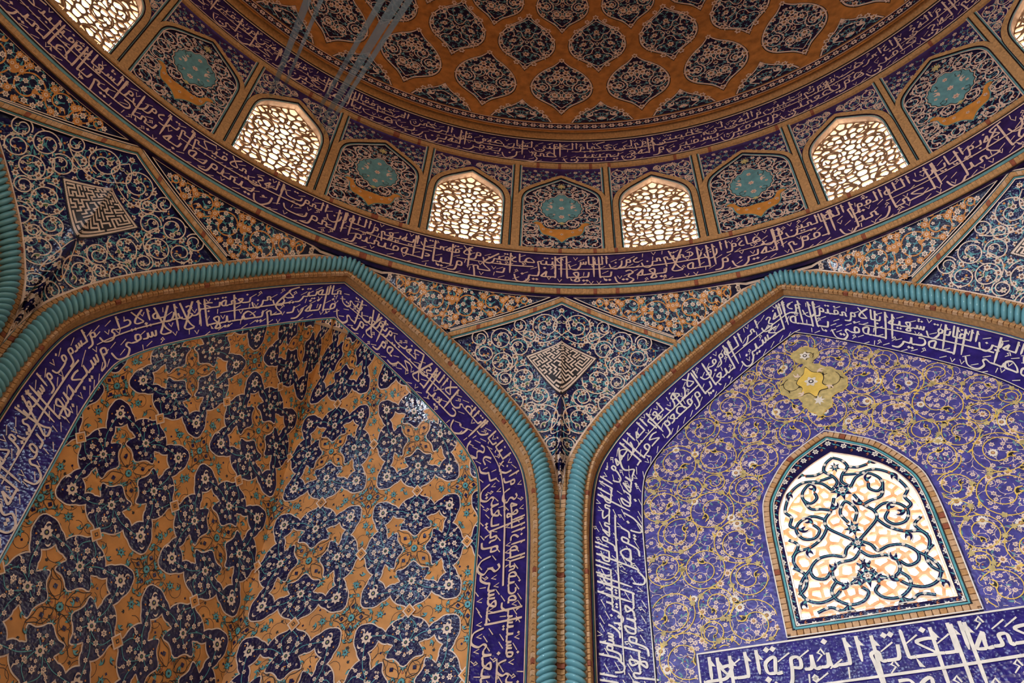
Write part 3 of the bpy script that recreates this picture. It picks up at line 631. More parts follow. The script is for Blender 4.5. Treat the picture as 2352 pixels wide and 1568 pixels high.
def finish(t, table, cat, group, pre, post=''):
    first = True
    for a, s_ in table.items():
        o = t if first else None
        if first: first = False; first_a = a; continue
    keys = list(table)
    for a in keys[1:]:
        c = copy_tree(t, None, math.radians(a)); tag(c, table[a], cat, group)
    a = keys[0]; t.location = Matrix.Rotation(-math.radians(a), 4, 'Z') @ t.location; t.rotation_euler.z = -math.radians(a); tag(t, table[a], cat, group)
finish(bp, names, 'tile panel', 'blind tile panels between the drum windows', '')
# windows of the drum: pierced grille of pebble-shaped openings
def clip_poly(P, a, b, c):      # keep a*x+b*y <= c
    out = []; n = len(P)
    for i in range(n):
        p, q = P[i], P[(i+1)%n]; dp, dq = a*p[0]+b*p[1]-c, a*q[0]+b*q[1]-c
        if dp <= 0: out.append(p)
        if dp*dq < 0: t = dp/(dp-dq); out.append((p[0]+(q[0]-p[0])*t, p[1]+(q[1]-p[1])*t))
    return out
def pebble_grille(g, outline, seeds, gap, mp, h0, h1, m, m_in, asp=1.35, soft=.55):
    S = np.asarray(seeds)*[1, asp]; O = outline*[1, asp]; cc = O.mean(0); hp = []
    for i in range(len(O)):
        p, q = O[i], O[(i+1)%len(O)]; nx, ny = q[1]-p[1], p[0]-q[0]; c = nx*p[0]+ny*p[1]
        if nx*cc[0]+ny*cc[1] > c: nx, ny, c = -nx, -ny, -c
        if abs(nx)+abs(ny) > 1e-9: hp.append((nx, ny, c))
    for k, s_ in enumerate(S):
        d = np.hypot(*(S-s_).T); C = [(s_[0]-.5,s_[1]-.5),(s_[0]+.5,s_[1]-.5),(s_[0]+.5,s_[1]+.5),(s_[0]-.5,s_[1]+.5)]
        for j in np.argsort(d)[1:18]:
            o = S[j]; C = clip_poly(C, o[0]-s_[0], o[1]-s_[1], (o@o-s_@s_)/2)
            if not C: break
        for a, b, c in hp:
            if C: C = clip_poly(C, a, b, c)
        if len(C) < 3: continue
        C = np.array(C)/[1, asp]; ce = C.mean(0); va = np.arctan2(C[:,1]-ce[1], C[:,0]-ce[0]); an = np.sort(np.r_[np.linspace(-math.pi, math.pi, 19)[:-1], va]); R = []
        for a in an:
            dx, dy = math.cos(a), math.sin(a); best = 9
            for i in range(len(C)):
                p, q = C[i], C[(i+1)%len(C)]; ex, ey = q-p; den = dx*ey-dy*ex
                if abs(den) < 1e-9: continue
                t = ((p[0]-ce[0])*ey-(p[1]-ce[1])*ex)/den; u = ((p[0]-ce[0])*dy-(p[1]-ce[1])*dx)/den
                if t > 0 and -1e-6 <= u <= 1+1e-6: best = min(best, t)
            R.append(best)
        R = np.array(R); n = len(an); ri = np.minimum(R-gap, (np.minimum(np.roll(R, 1), np.roll(R, -1))-gap*.6)); ri = np.minimum(ri, np.median(R)*1.35); ri = np.maximum(ri*(1-soft)+soft*np.minimum(ri, np.median(ri)*1.05), R*.12)
        D_ = np.stack([np.cos(an), np.sin(an)], 1); Po = ce+D_*R[:,None]; Pi = ce+D_*ri[:,None]; Po = np.vstack([Po, Po[:1]]); Pi = np.vstack([Pi, Pi[:1]])
        g.grid(m, mp(*np.moveaxis(np.stack([Po, Pi]), -1, 0), h0)); g.grid(m_in, np.stack([mp(Pi[:,0], Pi[:,1], h0), mp(Pi[:,0], Pi[:,1], h1)])); g.grid(m_in, mp(*np.moveaxis(np.stack([Po, Pi]), -1, 0), h1))
def bar3d(g, p, mp, depth):
    """gives every strip of a drawing real thickness"""
    for m, h, V, T in p.d:
        g.add(m, mp(V[:,0], V[:,1], h), T); g.add(m, mp(V[:,0], V[:,1], h-depth), T); n = len(V)//2; i = np.arange(n-1)
        F, B = mp(V[:,0], V[:,1], h), mp(V[:,0], V[:,1], h-depth); VV = np.vstack([F, B]); k = len(V)
        for o in (0, n): g.add(m, VV, quads(np.stack([o+i, o+i+1, k+o+i+1, k+o+i], 1)))
WOUT = full(WIN)
def drum_window():
    t = empty('window_1', (0, 9.0, SILL+EYE))
    g = Geo(); O = WOUT
    rv = np.stack([drum_map(O[:,0], O[:,1], h) for h in (.02, -.10, -.42)], 0); g.grid('stucco', rv); sill = np.array([O[0], O[-1]]); g.grid('stucco', np.stack([drum_map(sill[:,0], sill[:,1], h) for h in (.02, -.42)], 0)); g.build('reveal', t)
    frame_geo(WIN, .062, .10, t, 0).build('frame', t)
    rs = np.random.RandomState(8); hp = np.vstack([WIN, [(0,12.16)]]); xy = scatter(hp*[1,1.3], .128, 17, 6000, inner=.03)/[1,1.3]; xy = xy[xy[:,0] > .05]
    ax = np.stack([np.zeros(13), np.linspace(12.27, 14.26, 13)], 1); S = np.vstack([xy, xy*[-1,1], ax])
    g = Geo(); pebble_grille(g, O, S, .017, lambda X, Y, h: drum_map(X, Y, h), -.13, -.165, 'stone_grille', 'stucco'); gr = g.build('grille', t)
    p = Pat(); cs = pack(hp, .24, .11, 6)
    for k, (x, y, r) in enumerate(cs):
        dr = 1 if k % 2 else -1; a = np.linspace(0, 1, 22); an = -1.2+dr*a*7.4; R = r*.97*(1-.5*a**1.4); p.strip('stone_grille', -.10, np.stack([x+R*np.cos(an), y+R*np.sin(an)], 1), .026, res=None)
    p.mirror(); g = Geo(); bar3d(g, p, drum_map, .03); s2 = g.build('scroll_bars', gr)
    return t
wn = drum_window(); corner_spandrel(WIN, .15, 31, wn, True)
for i, a in enumerate(VIS_WIN):
    o = wn if i == 0 else None
    if i: o = copy_tree(wn, None, math.radians(a)); 
    o.name = 'window_%d' % (i+1); o['kind'] = 'structure'
# the first one was the prototype at 0 degrees: turn it last
wn.location = Matrix.Rotation(-math.radians(VIS_WIN[0]), 4, 'Z') @ wn.location; wn.rotation_euler.z = -math.radians(VIS_WIN[0])
# continuous mouldings of the drum
S0, S1 = math.radians(-70), math.radians(70)
def strip_ring(g, m, z0, z1, r, n=180): ring_grid(g, m, [(r+.06,z0),(r,z0),(r,z1),(r+.06,z1)], S0, S1, n)
def ring_bricks(g, z0, z1, r, pitch=.062, m='brick'):
    n = int((S1-S0)*r/pitch); rs = np.random.RandomState(3)
    for i in range(n):
        a0 = S0+(S1-S0)*i/n; a1 = a0+(S1-S0)/n*.95; mm = 'brick_red' if rs.rand() < .05 else m; q = r-rs.rand()*.006
        V = [cyl(rr, a, z) for rr in (q, q+.1) for a in (a0, a1) for z in (z0, z1)]; g.add(mm, V, quads([(0,1,3,2),(0,4,5,1),(2,3,7,6),(0,2,6,4),(1,5,7,3)]))
def cornice(name, zb, zt, r, label, group=None):
    t = empty(name, (0, 9.0, zb+EYE)); g = Geo(); strip_ring(g, 'mortar', zb+.005, zt-.005, r+.012); g.build('bed', t)
    g = Geo(); ring_bricks(g, zb, zt, r); b = g.build('bricks', t); b['kind'] = 'stuff'; tag(t, label, 'cornice'); return t
cornice('brick_cornice', 10.955, 11.075, 8.96, 'curved brick cornice below the lower inscription ring of the drum')
cornice('brick_cornice', 12.07, 12.17, 8.95, 'curved brick sill cornice under the drum windows, above the lower inscription')
cornice('brick_cornice', 14.87, 14.99, 8.95, 'curved brick cornice above the drum windows, below the upper inscription')
def _pil(g):
    for k in range(-6, 7):
        a = math.radians(k*11.25+5.625)
        for dx, w_, m, h in ((0,.085,'brick',.05),(-.055,.018,'dark_line',.034),(.055,.018,'dark_line',.034),(-.075,.02,'turquoise_dull',.03),(.075,.02,'turquoise_dull',.03)):
            r = 9.0-h; x = np.array([-w_/2, -w_/2, w_/2, w_/2])+dx; rr = np.array([9.0, r, r, 9.0])
            g.grid(m, np.stack([np.stack([rr*np.sin(a+x/9), rr*np.cos(a+x/9), np.full(4, z)], -1) for z in (12.15, 14.88)], 0))
t = empty('drum_pilasters', (0, 9.0, SILL+EYE)); COL.objects.unlink(t); bpy.data.objects.remove(t)
for k in range(-6, 6):
    a = math.radians(k*11.25+5.625); t = empty('pilaster', (8.97*math.sin(a), 8.97*math.cos(a), 12.15+EYE)); 
    for nm_, lst in (('brick_shaft', ((0,.085,'brick',.05),)), ('tile_edging', ((-.055,.018,'dark_line',.034),(.055,.018,'dark_line',.034),(-.075,.02,'turquoise_dull',.03),(.075,.02,'turquoise_dull',.03),(-.094,.014,'cream_upper',.03),(.094,.014,'cream_upper',.03)))):
        g = Geo()
        for dx, w_, m, h in lst:
            r = 9.0-h; x = np.array([-w_/2, -w_/2, w_/2, w_/2])+dx; rr = np.array([9.0, r, r, 9.0])
            g.grid(m, np.stack([np.stack([rr*np.sin(a+x/9), rr*np.cos(a+x/9), np.full(4, z)], -1) for z in (12.15, 14.88)], 0))
        g.build(nm_, t)
    tag(t, 'narrow brick pilaster, %s of the %s drum window from the left' % ('left' if k % 2 == 0 else 'right', ['first','second','third','fourth','fifth','sixth'][(k+6)//2]), 'pilaster', 'pilasters dividing the drum bays')
def ring_lines(g, lst):
    for z0, z1, m, h in lst: ring_grid(g, m, [(9.0-h,z0),(9.0-h,z1)], S0, S1, 200)
# inscription rings
LOW = 'مثل الذين حملوا التورية ثم لم يحملوها كمثل الحمار يحمل اسفارا بئس مثل القوم الذين كذبوا بايات الله والله لا يهدي القوم الظالمين قل يا ايها الذين هادوا ان زعمتم انكم اولياء لله من دون الناس فتمنوا الموت ان كنتم صادقين ولا يتمنونه ابدا بما قدمت ايديهم والله عليم بالظالمين قل ان الموت الذي تفرون منه فانه ملاقيكم ثم تردون الى عالم الغيب والشهادة فينبئكم بما كنتم تعملون'
UP = 'بسم الله الرحمن الرحيم فقال انى سقيم الذي خلقني فهو يهدين والذي هو يطعمني ويسقين واذا مرضت فهو يشفين والذي يميتني ثم يحيين والذي اطمع ان يغفر لي خطيئتي يوم الدين رب هب لي حكما والحقني بالصالحين واجعل لي لسان صدق في الاخرين'
def inscription_ring(zb, Hb, text, seed, label, lines, pen):
    t = empty('inscription_band', (0, 9.0, zb+EYE)); g = Geo(); ring_grid(g, 'drum_blue', [(8.99,zb-.02),(8.99,zb+Hb+.02)], S0, S1, 200); g.build('ground', t)
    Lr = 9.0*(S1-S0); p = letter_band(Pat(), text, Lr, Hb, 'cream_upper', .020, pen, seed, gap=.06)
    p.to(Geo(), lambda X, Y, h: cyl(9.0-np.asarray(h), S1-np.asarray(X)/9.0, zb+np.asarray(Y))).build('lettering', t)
    g = Geo(); ring_lines(g, lines); g.build('border_lines', t); tag(t, label, 'inscription'); return t
inscription_ring(11.21, .80, LOW, 3, 'lower curved band of Arabic lettering on dark blue, below the drum windows', [(11.19,11.215,'cream_upper',.03),(11.16,11.19,'dark_line',.028),(11.10,11.16,'turquoise_dull',.026),(11.075,11.10,'dark_line',.028),(12.015,12.04,'cream_upper',.03),(12.04,12.07,'dark_line',.028),(10.93,10.955,'dark_line',.02)], .031)
inscription_ring(15.10, .78, UP, 5, 'upper curved lettering band, above the drum windows at the foot of the dome', [(15.06,15.085,'cream_upper',.03),(15.03,15.06,'dark_line',.028),(14.99,15.03,'turquoise_dull',.026),(15.90,15.93,'cream_upper',.03),(15.93,16.0,'dark_line',.02)], .030)
# ------------------------------------------------------------------ rope mouldings and brick borders along the arches
def path_at(d, step, half):
    """evenly spaced (x, z, tx, tz) along one half of the arch; half=+1 right leg"""
    P = offset_half(d); n = max(2, int(length(P)/step)); Q = resample(P, n+1); M = (Q[:-1]+Q[1:])/2; T = Q[1:]-Q[:-1]; T /= np.linalg.norm(T, axis=1)[:,None]
    return M*[half,1], T*[half,1]
def uvsphere(nu, nv):
    V = [(0,0,1)]+[(math.sin(math.pi*j/nv)*math.cos(2*math.pi*i/nu), math.sin(math.pi*j/nv)*math.sin(2*math.pi*i/nu), math.cos(math.pi*j/nv)) for j in range(1, nv) for i in range(nu)]+[(0,0,-1)]
    T = [(0, 1+i, 1+(i+1)%nu) for i in range(nu)]; b = len(V)-1
    for j in range(nv-2):
        for i in range(nu): a, c = 1+j*nu+i, 1+j*nu+(i+1)%nu; T += [(a, a+nu, c+nu), (a, c+nu, c)]
    T += [(b, 1+(nv-2)*nu+(i+1)%nu, 1+(nv-2)*nu+i) for i in range(nu)]; return np.array(V), np.array(T)
_sv, _st = uvsphere(18, 12)
_sg = np.sign(_sv)*np.abs(_sv)**.92; _r = np.hypot(_sv[:,1], _sv[:,2])
BEAD = mesh_data('bead', np.stack([_sv[:,0]*.047, _sv[:,1]*.142, _sv[:,2]*.142], 1), _st, np.zeros(len(_st), int), ['rope_glaze'], True)
def box_mesh(name, sx, sy, sz, m, tap=.9):
    V = []
    for z in (0, 1):
        k = tap if z else 1
        V += [(-sx/2*k,-sy/2*k,z*sz),(sx/2*k,-sy/2*k,z*sz),(sx/2*k,sy/2*k,z*sz),(-sx/2*k,sy/2*k,z*sz)]
    T = quads([(4,5,6,7),(0,1,5,4),(1,2,6,5),(2,3,7,6),(3,0,4,7)]); return mesh_data(name, V, T, np.zeros(len(T), int), [m])
BR = {m: box_mesh('brick', .069, .082, .055, m) for m in ('brick', 'brick_pale', 'brick_red')}
BRI = {m: box_mesh('brick', .069, .045, .05, m) for m in ('brick', 'brick_pale', 'brick_red')}
def frame_matrix(deg, x, z, r, tx, tz, tilt=0.):
    n, t = face_axes(deg); T = t*tx+np.array([0,0,tz]); Bv = -n; Nn = np.cross(Bv, T)
    if tilt:
        c, s_ = math.cos(tilt), math.sin(tilt); T, Nn = T*c+Nn*s_, -T*s_+Nn*c
    p = n*r+t*x+np.array([0,0,z+EYE]); return Matrix([[T[0],Nn[0],Bv[0],p[0]],[T[1],Nn[1],Bv[1],p[1]],[T[2],Nn[2],Bv[2],p[2]],[0,0,0,1]])
ROPE_L = {'left': 'turquoise rope moulding at the far left edge, mostly out of the frame', 'front': 'turquoise twisted rope moulding of the left arch, over the orange and blue corner vault',
          'right': 'turquoise twisted rope moulding of the right arch, over the wall with the big window', 'far_right': 'turquoise rope moulding of the next arch, beyond the right edge'}
for nm in ('left', 'front', 'right'):
    deg = FACES[nm]; n_, t_ = face_axes(deg); base = n_*A
    t = empty('rope_moulding', (base[0], base[1], 3.0+EYE)); tag(t, ROPE_L[nm], 'moulding', 'turquoise rope mouldings'); off = Matrix.Translation(-Vector(t.location))
    for half in (1, -1):
        M, T = path_at(0, .088, half)
        for i, ((x, z), (tx, tz)) in enumerate(zip(M, T)):
            if nm == 'left' and half < 0 or z < 3.4: continue
            o = put('bead', BEAD, t); o.matrix_local = off @ frame_matrix(deg, x, z, A-.055, tx, tz, (.42)*(half))
    for d, meshes, which in ((-.1825, BR, 'outer'), (.158, BRI, 'inner')):
        if nm == 'left' and which == 'inner': continue
        t = empty('brick_border', (base[0], base[1], 3.0+EYE)); off = Matrix.Translation(-Vector(t.location)); rs = np.random.RandomState(int(deg)+100)
        side = {'left': 'far left', 'front': 'left', 'right': 'right'}[nm]
        tag(t, 'border of tan bricks %s the turquoise rope of the %s arch' % ('outside' if which == 'outer' else 'inside', side), 'border', 'brick borders of the arches')
        for half in (1, -1):
            M, T = path_at(d, .075, half); H_ = len(M)
            for i, ((x, z), (tx, tz)) in enumerate(zip(M, T)):
                if nm == 'left' and half < 0 or z < 3.4: continue
                m = 'brick_red' if i % 17 == 8 else ('brick_pale' if rs.rand() < .35 else 'brick')
                o = put('brick', meshes[m], t); o.matrix_local = off @ frame_matrix(deg, x, z, A+(0 if which == 'outer' else .03)+rs.rand()*.006, tx, tz)
    # thin lines: mortar bed, turquoise, black, cream
    g = Geo(); q = np.linspace(-1, 1, 241)
    def line(g, m, d0, d1, r):
        a0, a1 = arch_xz(q, d0), arch_xz(q, d1); g.grid(m, np.stack([on_face(deg, *a0, r), on_face(deg, *a1, r)], 0))
    line(g, 'mortar', -.225, .14, A-.004); line(g, 'turquoise', -.236, -.225, A-.022); line(g, 'dark_line', -.243, -.235, A-.018); line(g, 'cream', -.262, -.243, A-.020)
    b = g.build('arch_lines_%s' % nm if False else 'edge_lines', None); tag(b, 'thin turquoise, black and cream lines edging the %s arch' % side, 'border', 'edge lines of the arches')
# ------------------------------------------------------------------ inscription bands of the two arches
AL = 'من بخل واستغنى وكذب بالحسنى فسنيسره للعسرى وما يغني عنه ماله اذا تردى ان علينا للهدى وان لنا للاخرة والاولى فانذرتكم نارا تلظى لا يصليها الا الاشقى الذي كذب وتولى وسيجنبها الاتقى الذي يؤتي ماله يتزكى وما لاحد عنده من نعمة تجزى الا ابتغاء وجه ربه الاعلى ولسوف يرضى'
AR = 'صدق الله العظيم والصلوة على محمد واله الطيبين وصحبه اجمعين قال رسول الله صلى الله عليه واله ودين غير الله في الدين الفائق شهيدا بالله الحسين البغايا بالا ومفتول ود وقطعوا حقا لكبد الذي امر الله به ان يوصل وفي الارض لهم اللعنة ولهم سوء الدار'
Lb = 2*length(_TAB[list(_D).index(.6)])
for deg, txt, seed, lab, m in ((-22.5, AL, 7, 'cream Arabic lettering on dark blue, band along the left arch around the vault', 'cream'), (22.5, AR, 9, 'white Arabic lettering on violet blue, band along the right arch', 'pale')):
    n_, t_ = face_axes(deg); base = n_*(A+REC); t = empty('inscription_band', (base[0], base[1], 3.0+EYE)); tag(t, lab, 'inscription', 'inscription bands of the arches')
    R_ = A+REC; g = Geo(); ds = np.linspace(.14, .925, 6); q = np.linspace(-1, 1, 241)
    g.grid('violet_blue', np.stack([on_face(deg, *arch_xz(q, d), R_-.004) for d in ds], 0)); g.build('ground', t)
    p = letter_band(Pat(), txt, Lb, .70, m, .012, .033, seed, gap=.05)
    p.to(Geo(), lambda X, Y, h: on_face(deg, *arch_xz(np.clip(-1+2*X/Lb, -1, 1), .905-np.asarray(Y)), R_-h)).build('lettering', t)
    g = Geo()
    for m2, d0, d1, h in ((m,.182,.197,.014),('dark_line',.172,.182,.010),('turquoise',.160,.172,.008),(m,.915,.930,.014),('dark_line',.930,.940,.018),('turquoise',.940,.956,.016)):
        if deg > 0 and m2 == 'turquoise' and d0 > .9: continue
        g.grid(m2, np.stack([on_face(deg, *arch_xz(q, d), R_-h-.006) for d in (d0, d1)], 0))
    g.build('border_lines', t)
# ------------------------------------------------------------------ kite-shaped panels of the pendentives
AE = arch_in_pend(-.262); AE = AE[AE[:,1] > 6.0]                       # edge of the field along the right arch, climbing to the right
SX = R1125*9.3; SZ = float(np.interp(SX, AE[:,0], AE[:,1]))
kx = AE[(AE[:,0] >= .0)]; tipz = np.interp(.012, AE[:,0], AE[:,1])
low = AE[(AE[:,1] >= tipz) & (AE[:,0] < SX-.0)]; k_side = np.array([np.interp(SZ-.10, low[:,1], low[:,0]), SZ-.10])
low = low[low[:,1] < SZ-.10]
KITE = np.vstack([[(0, tipz)], low, [k_side], [(0, 10.83)]])          # right half, from the tip up the arch to the crown
PM = lambda X, Y, h: pend(X, Y, h)
def kite_panel():
    t = empty('kite_panel', tuple(pend(np.array([0.]), 7.0, 0)[0]+[0,0,EYE])); rs = np.random.RandomState(77)
    g = Geo(); q = np.linspace(0, 1, 14); R_ = resample(KITE[:-1], 60); ys = R_[:,1]
    for s_ in (1, -1):
        X = R_[:,0][:,None]*q[None]; top = 10.83+(k_side[1]-10.83)*X/k_side[0]
        f = (R_[:,1]-tipz)/(k_side[1]-tipz); Y = tipz+(top-tipz)*f[:,None]; Y = np.where(True, Y, Y)
        for _ in range(1):
            wx = np.interp(np.minimum(Y, k_side[1]), R_[:,1], R_[:,0]); 
        Xs = np.linspace(0, k_side[0], 40); lo = np.interp(Xs, R_[:,0], R_[:,1]); hi = 10.83+(k_side[1]-10.83)*Xs/k_side[0]
        YY = lo[None]+(hi-lo)[None]*np.linspace(0, 1, 30)[:,None]; g.grid('navy', pend(np.broadcast_to(Xs*s_, YY.shape), YY, .006))
    g.build('ground', t)
    # upper edges: brick ridge with turquoise, black and cream lines
    p = Pat(); C0 = np.array([0, 10.895]); C1 = np.array([SX+.02, SZ+.0]); dv = (C1-C0)/np.linalg.norm(C1-C0); nv = np.array([-dv[1], dv[0]])
    bp_ = Pat()
    for off, m, h, wd in ((0,'mortar',.036,.075),(-.047,'turquoise',.022,.016),(-.060,'dark_line',.024,.010),(-.073,'cream',.026,.016),(.047,'turquoise',.022,.016),(.060,'dark_line',.024,.010),(.073,'cream',.026,.016)):
        a_ = C0+nv*off*-1 if False else C0+np.array([0, off/abs(dv[0])]); L = np.linalg.norm(C1-C0); b_ = a_+dv*(L-(.0 if abs(off) < .02 else .03 if off < 0 else .02)); p.strip(m, h, [a_, b_], wd, res=.06)
    p.mirror(); p.to(Geo(), PM).build('border', t)
    g = Geo(); L = np.linalg.norm(C1-C0); nb = int(L/.066); r9 = np.random.RandomState(6)
    for s_ in (1, -1):
        for i in range(nb):
            a_, b_ = C0+dv*L*i/nb, C0+dv*L*(i+.93)/nb; hh = .050+.006*r9.rand(); mm = 'brick_red' if i % 15 == 7 else ('brick_pale' if r9.rand() < .3 else 'brick'); q4 = np.array([a_-[0,.037], b_-[0,.037], b_+[0,.037], a_+[0,.037]]); X4 = q4[:,0]*s_
            g.add(mm, np.vstack([pend(X4, q4[:,1], hh), pend(X4, q4[:,1], .03)]), quads([(0,1,2,3),(0,1,5,4),(1,2,6,5),(2,3,7,6),(3,0,4,7)]))
    g.build('brick_row', t)['kind'] = 'stuff'
    p = Pat(); E_ = np.vstack([low, [k_side]])
    p.strip('cream', .016, np.vstack([KITE[:1], E_])*[1,1]-[.014,0], .014, res=None); p.mirror(); p.to(Geo(), PM).build('inner_line', t)
    # square lettering plaque: cream bars laid in a diamond
    K0, K1, K2, K3 = np.array([0,10.12]), np.array([.56,9.87]), np.array([0,9.19]), np.array([-.56,9.87])
    def quad(s, v): s = np.asarray(s)[:,None]; v = np.asarray(v)[:,None]; return K0*(1-s)*(1-v)+K1*s*(1-v)+K2*s*v+K3*(1-s)*v
    p = Pat(); kp = Geo(); gq = np.linspace(-.02, 1.02, 24); GS, GV = np.meshgrid(gq, gq); GP = quad(GS.ravel(), GV.ravel()).reshape(24, 24, 2); kp.grid('dark_line', pend(GP[...,0], GP[...,1], .014)); NN = 30; bars = Pat(); used = np.zeros((NN, NN), bool); r2 = np.random.RandomState(12)
    def bar(x0, y0, x1, y1, e=.30):
        P = quad((np.array([x0-e, x1+e, x1+e, x0-e])+.5)/NN, (np.array([y0-e, y0-e, y1+e, y1+e])+.5)/NN); bars.strip('cream', .020, [P[[0,3]].mean(0), P[[1,2]].mean(0)], np.linalg.norm(P[0]-P[3]), res=.02) if x1-x0 > y1-y0 else bars.strip('cream', .0205, [P[:2].mean(0), P[2:].mean(0)], np.linalg.norm(P[0]-P[1]), res=.02)
    for i in range(NN): bar(i, 0, i, 0, .5); bar(0, i, 0, i, .5); bar(NN-1, i, NN-1, i, .5); bar(i, NN-1, i, NN-1, .5)
    par = {}
    seen = {(1,1)}; st = [(1,1)]; M_ = (NN-1)//2*2-1; links = []
    while st:      # a meander that fills the diamond, like the interlocked square script
        c = st[-1]; opts = [(c[0]+dx, c[1]+dy) for dx, dy in ((2,0),(-2,0),(0,2),(0,-2)) if 1 <= c[0]+dx <= M_+1 and 1 <= c[1]+dy <= M_+1 and (c[0]+dx, c[1]+dy) not in seen]
        if not opts: st.pop(); continue
        o = opts[r2.randint(len(opts))]; seen.add(o); links.append((c, o)); st.append(o)
    for c, o in links:
        if r2.rand() < .12: continue
        x0, x1 = sorted((c[0]+.5, o[0]+.5)); y0, y1 = sorted((c[1]+.5, o[1]+.5)); bar(x0, y0, x1, y1, .46)
    p.d += bars.d
    p.to(kp, PM).build('square_lettering', t)
    # scrollwork
    p = Pat(); reg = simplify(KITE*[1,1], 90); c = reg.mean(0); reg = c+(reg-c)*.955; reg[:,0] = np.maximum(reg[:,0], .02)
    hand = [(.27,10.42,.21),(.98,10.15,.17),(.55,9.50,.22),(.26,8.84,.22),(.135,8.42,.12),(1.33,10.12,.13),(.70,10.40,.11),(.93,9.74,.16),(.70,9.13,.15),(.075,8.16,.065),(.45,9.02,.08)]
    hand += pack(reg, .14, .095, 4, avoid=[(x, y, r) for x, y, r in hand]+[(0,9.8,.42),(.25,9.85,.3),(0,9.5,.3)])
    scrolls(p, hand, 'cream', .016, .017, rs, 'cream', 'green', leaf_sc=.50)
    for C in ([(0,10.62),(.10,10.52),(.14,10.38),(.04,10.28),(0,10.22)], [(.02,10.22),(.3,10.12),(.62,10.22),(.78,10.34)], [(.78,10.02),(.70,9.86),(.74,9.70),(.86,9.58)], [(.0,9.14),(.05,9.06),(.14,8.62),(.04,8.58),(0,8.56)], [(.45,8.9),(.50,8.74),(.40,8.56),(.24,8.50)], [(.0,8.30),(.07,8.24),(.05,8.12),(.0,8.05)], [(0,7.98),(.06,7.94),(.04,7.86),(0,7.80)]):
        p.strip('cream', .016, catmull(C, 6), .016, res=None)
    notpl = lambda V: ~((np.abs(V[:,0])/.60+np.abs(np.where(V[:,1] > 9.87, (V[:,1]-9.87)/.29, (9.87-V[:,1])/.73)) < 1))
    v = Pat(); vines(v, pack(reg, .14, .055, 5, jit=.5), 'turquoise', .009, .010, rs, 'turquoise', lsc=.55)
    xy = scatter(reg, .105, 2, 4000, inner=.04); flowers(v, xy[::2], .040, .012, 'cream', 'dark_line', FL6, 'rust', rs); flowers(v, xy[1::4], .026, .012, 'cream', 'dark_line', FL5, None, rs); v.stamp('orange', .012, BUD, xy[3::4], .030, rs.rand(len(xy[3::4]))*6)
    xy = scatter(reg, .085, 12, 4000, inner=.03); v.stamp('orange', .010, DIAM, xy[::3], .020); v.stamp('turquoise', .010, LEAF, xy[1::3], .06, rs.rand(len(xy[1::3]))*6)
    v = v.select(notpl); v.mirror(); p.mirror(); p = p.select(notpl)
    v.d += []; flowers(v, np.array([(0,10.70),(0,8.70),(0,8.42),(0,8.16),(0,7.90),(0,7.70)]), .045, .018, 'cream', 'dark_line', FL8, 'orange', rs)
    v.to(Geo(), PM).build('small_flowers', t)['kind'] = 'stuff'; p.to(Geo(), PM).build('scrollwork', t)
    return t
kt = kite_panel()
for a, lb in ((-45, 'kite-shaped blue tile panel at the far left with a tilted plaque of square lettering'), (45, 'kite-shaped blue tile panel cut by the right edge of the picture')):
    tag(copy_tree(kt, None, math.radians(a)), lb, 'tile panel', 'kite-shaped panels')
tag(kt, 'central kite-shaped blue tile panel between the two arches, with a diamond plaque of square lettering', 'tile panel', 'kite-shaped panels')
# triangular panels with orange flowers between the kites and the inscription ring
E2 = arch_in_pend(-.262); e2 = E2[(E2[:,0] > SX+.05) & (E2[:,1] < 10.93)]
L0 = np.array([.12, 10.965]); slope = (SZ-10.895)/(SX+.02)
TRI = np.vstack([[(.20, 10.955)], [(SX+.0, SZ+.115)], e2[e2[:,1] > SZ+.11], [(R225*9.3-.06, 10.955)]])
def tri_panel():
    c = pend(np.array([SX]), SZ, 0)[0]; t = empty('flower_panel', (c[0], c[1], SZ+EYE)); rs = np.random.RandomState(33)
    g = Geo(); xs = np.linspace(TRI[0,0], TRI[-1,0], 50); lo = np.interp(xs, TRI[:,0], TRI[:,1]); YY = lo[None]+(10.97-lo)[None]*np.linspace(0, 1, 10)[:,None]; g.grid('navy_dark', pend(np.broadcast_to(xs, YY.shape), YY, .006)); g.build('ground', t)
    p = Pat(); p.strip('cream', .018, np.vstack([TRI[:2]])+[0,.0], .014, res=.08); p.strip('cream', .018, TRI[1:]+[0,.004], .014, res=None); p.strip('cream', .018, [TRI[0], TRI[-1]], .014, res=.08)
    p.to(Geo(), PM).build('inner_line', t); reg = TRI.copy(); cc = reg.mean(0); reg = cc+(reg-cc)*.95; p = Pat()
    cs = pack(reg, .235, .07, 4); scrolls(p, cs, 'orange', .014, .022, rs, 'orange', None, leaf_sc=.62, turns=1.2); big = np.array([(x, y) for x, y, r in cs])
    big2 = np.array([(x+r*math.cos(a), y+r*math.sin(a)) for x, y, r in cs for a in (.6, 2.7, 4.8) if r > .09]); big2 = big2[inside(reg, big2[:,0], big2[:,1])]
    flowers(p, big2, .052, .020, 'orange', 'cream', FL8, 'orange', rs)
    vines(p, pack(reg, .12, .05, 8, jit=.5), 'turquoise', .009, .011, rs, 'turquoise', lsc=.6)
    xy = scatter(reg, .095, 3, 3000, inner=.02); flowers(p, xy[::2], .038, .018, 'cream', 'dark_line', FL6, 'cream', rs); flowers(p, xy[1::2], .024, .018, 'cream', 'dark_line', FL5, None, rs)
    p.to(Geo(), PM).build('scrollwork', t); return t
tp = tri_panel()
